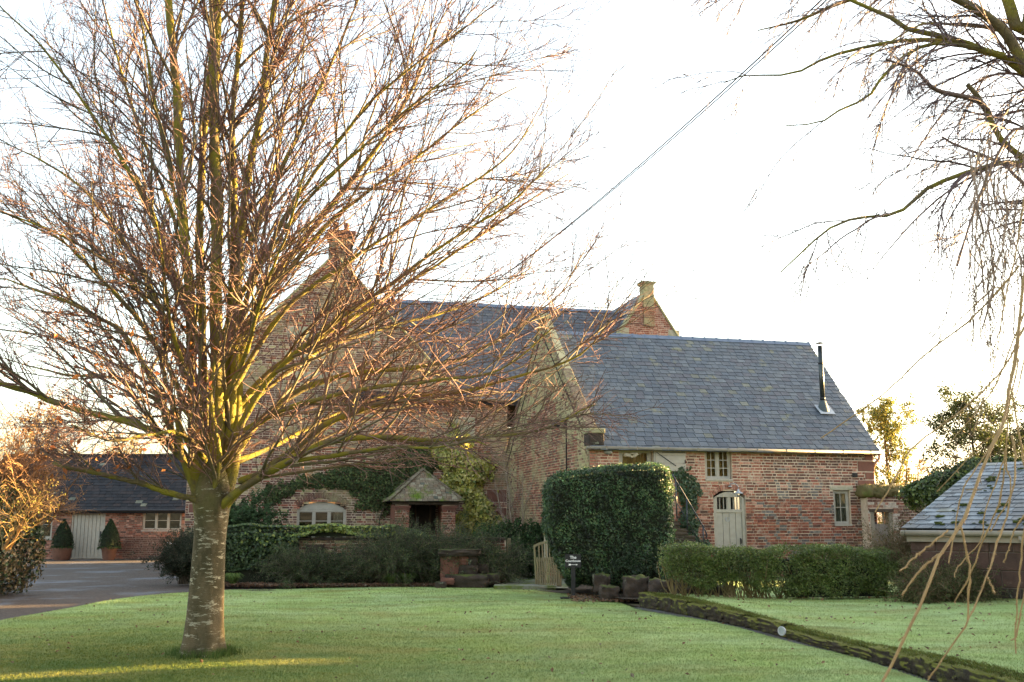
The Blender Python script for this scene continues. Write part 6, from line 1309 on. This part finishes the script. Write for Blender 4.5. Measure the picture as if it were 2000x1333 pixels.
# --- grass blades, leaf litter
def scatter(n, inside, z, g):
    x = g.uniform(inside[0], inside[1], n); y = g.uniform(inside[2], inside[3], n); return x, y
def inpoly(x, y, poly):
    poly = np.array(poly); ins = np.zeros(len(x), bool)
    for i in range(len(poly)):
        a, b = poly[i], poly[(i + 1) % len(poly)]; c = ((a[1] > y) != (b[1] > y)) & (x < (b[0] - a[0]) * (y - a[1]) / (b[1] - a[1] + 1e-12) + a[0]); ins ^= c
    return ins
def blades(name, poly, zf, n, g, ymax, hgt, near=False):
    u = g.random(n); y = 8.6 + (ymax - 8.6) * u ** 1.3; x = (g.random(n) - .5) * 1.12 * y; k = inpoly(x, y, poly); x, y = x[k], y[k]; z = zf(x, y); m = len(x)
    hh = hgt * g.uniform(.5, 1.3, m) ; p = np.stack([x, y, z - .004], 1); a = g.uniform(0, 6.283, m); w = .0025 + .00016 * y; d = np.stack([np.cos(a), np.sin(a), 0 * a], 1) * w[:, None]; tip = p + np.stack([g.normal(size=m) * .014, g.normal(size=m) * .014, hh], 1)
    V = np.stack([p - d, p + d, tip], 1).reshape(-1, 3); o = mk(name, V, np.arange(3 * m).reshape(-1, 3), M_lawn, None, None, kind='stuff'); return o
g = np.random.default_rng(501); uv = np.vectorize(und)
blades('grass_blades', lawn_out, lambda x, y: uv(x, y), 480000, g, 26, .022)
tv = np.vectorize(tzf); blades('raised_grass_blades', terr_out, lambda x, y: TZ + tv(x, y), 200000, g, 21.5, .024)
# tufts around the trunk foot
n = 2200; a = g.uniform(0, 6.283, n); r = .22 + np.abs(g.normal(size=n)) * (.06 + .07 * np.sin(a * 3 + 1) ** 2); p = np.stack([r * np.cos(a), r * np.sin(a), 0 * a], 1); q = p + np.stack([g.normal(size=n) * .03, g.normal(size=n) * .03, g.uniform(.03, .13, n)], 1); V = np.stack([p - (.005, 0, 0), p + (.005, 0, 0), q], 1).reshape(-1, 3) + np.array((TX, TY, 0))
o = mk('tall_grass', V, np.arange(3 * n).reshape(-1, 3), M_leafm, None, np.repeat(pick([(.06, .10, .02), (.09, .12, .03), (.05, .08, .02)], n, .2, g), 3, axis=0), kind='stuff')
LC = [(.13, .07, .045), (.18, .10, .06), (.09, .055, .038), (.22, .14, .09), (.16, .13, .10)]
def litter(name, x, y, z, size, g):
    m = len(x); V, F, cc = leaves(np.stack([x, y, z], 1), g.normal(size=(m, 3)) * .45 + (0, 0, 1), size, pick(LC, m, .3, g), g, asp=.7, fold=.5); return mk(name, V, F, M_leafm, None, cc, kind='stuff')
n = 700; x = g.uniform(-9, 6, n); y = 9 + 17 * g.random(n); cl = np.array([mn.noise(Vector((a * .9, b * .9, 2))) for a, b in zip(x, y)]); k = inpoly(x, y, lawn_out) & (cl + g.random(n) * .9 > .35); x, y = x[k], y[k]; litter('fallen_leaves', x, y, uv(x, y) + .024, .05, g)
n = 650; x = g.uniform(2.5, 12, n); y = 9 + 12 * g.random(n); cl = np.array([mn.noise(Vector((a * .8, b * .8, 6))) for a, b in zip(x, y)]); k = inpoly(x, y, terr_out) & (cl + g.random(n) * .9 + np.clip((y - 14) * .05, -.3, .2) > .42); x, y = x[k], y[k]; litter('fallen_leaves', x, y, TZ + tv(x, y) + .026, .06, g)
n = 9000; x = g.uniform(-7.8, -1.0, n); y = 26.02 + np.abs(g.normal(size=n)) * .40; litter('leaf_litter', x, y, .02 + g.random(n) * .05, .075, g)
n = 1800; x = g.uniform(1.2, 4.5, n); y = 21.0 + g.random(n) * 2; litter('leaf_litter', x, y, .03 + .1 * (x > 2.6) + g.random(n) * .03, .06, g)
for (px, py, lab) in [(795, 1132, 'green strap leaved clump in the leaf litter by the mounting stones'), (455, 1132, 'green leafy clump in the bed just right of the tree trunk'), (765, 1136, 'low mossy green clump below the grey green shrub')]:
    b = P(px, py, 26.35); n = 260; g2 = np.random.default_rng(px); a = g2.uniform(0, 6.283, n); L = g2.uniform(.15, .36, n); p0 = np.stack([np.cos(a) * .05, np.sin(a) * .05, 0 * a], 1); p1 = np.stack([np.cos(a) * L * .5, np.sin(a) * L * .5, L * .9], 1); p2 = np.stack([np.cos(a) * L, np.sin(a) * L, L * .65], 1); w = np.stack([-np.sin(a), np.cos(a), 0 * a], 1) * .012
    V = np.stack([p0 - w, p0 + w, p1 + w, p1 - w, p2], 1).reshape(-1, 3); i = np.arange(n)[:, None] * 5; t = thing('plant_clump', lab, 'plant', (b[0], 26.35, .02)); mk('leaf_blades', V, [i + np.array([0, 1, 2, 3]), i + np.array([3, 2, 4])], M_leafm, t, np.repeat(pick([(.08, .13, .03), (.11, .16, .04)], n, .2, g2), 5, axis=0), kind='stuff')

# ================================================================ out of view to the right: a hedge added to block the sun
g = np.random.default_rng(600); HX0 = 19.0; t = thing('sun_blocking_hedge', 'added evergreen hedge, out of view on the right, that blocks the sun from the lawn', 'hedge', (HX0, 20, 0))
def htop(y): return float(np.interp(y, [-2, 15, 20, 25, 27.5, 28.6, 31, 34, 37], [5.2, 5.0, 4.9, 4.7, 4.2, 3.3, 3.05, 2.9, 2.8])) + .22 * mn.noise(Vector((y * .5, 0, 3))) + .15 * mn.noise(Vector((y * 1.9, 4, 3)))
def hole(y, z):  # gaps shaped to let sun streaks through onto the grass
    return (22.05 < y < 22.8 and 2.4 < z < 3.3) or (20.8 < y < 21.35 and 2.35 < z < 3.2) or (29.3 < y < 32.0 and abs(z - 1.6) < .35)
st_ = .2; cells = MB()
for y in np.arange(-2, 36.8, st_):
    y = float(y); tp = htop(y); run = None
    for z in np.arange(0, tp, .1):
        hq = hole(y + st_ / 2, z + .05)
        if not hq and run is None: run = z
        if hq and run is not None: cells.box(-.15, .15, y - 20, y + st_ - 20, run, z); run = None
    if run is not None: cells.box(-.15, .15, y - 20, y + st_ - 20, run, tp)
cells.build('foliage_core', M_core, t, kind='stuff')
n = 26000; y = g.uniform(-2, 37, n); tp = np.array([htop(a) for a in y]); z = g.random(n) * tp; z = np.where(g.random(n) < .2, tp + g.normal(size=n) * .06, z); x = np.where(g.random(n) < .6, -.22, g.uniform(-.22, .22, n)) + g.normal(size=n) * .06
k = np.array([not hole(a, b) for a, b in zip(y, z)]); V, F, cc = leaves(np.stack([x, y - 20, z], 1)[k], g.normal(size=(k.sum(), 3)) + (-.6, 0, .3), .13, pick([(.03, .05, .02), (.04, .065, .025)], k.sum(), .2, g), g); mk('foliage', V, F, M_leafm, t, cc, kind='stuff')
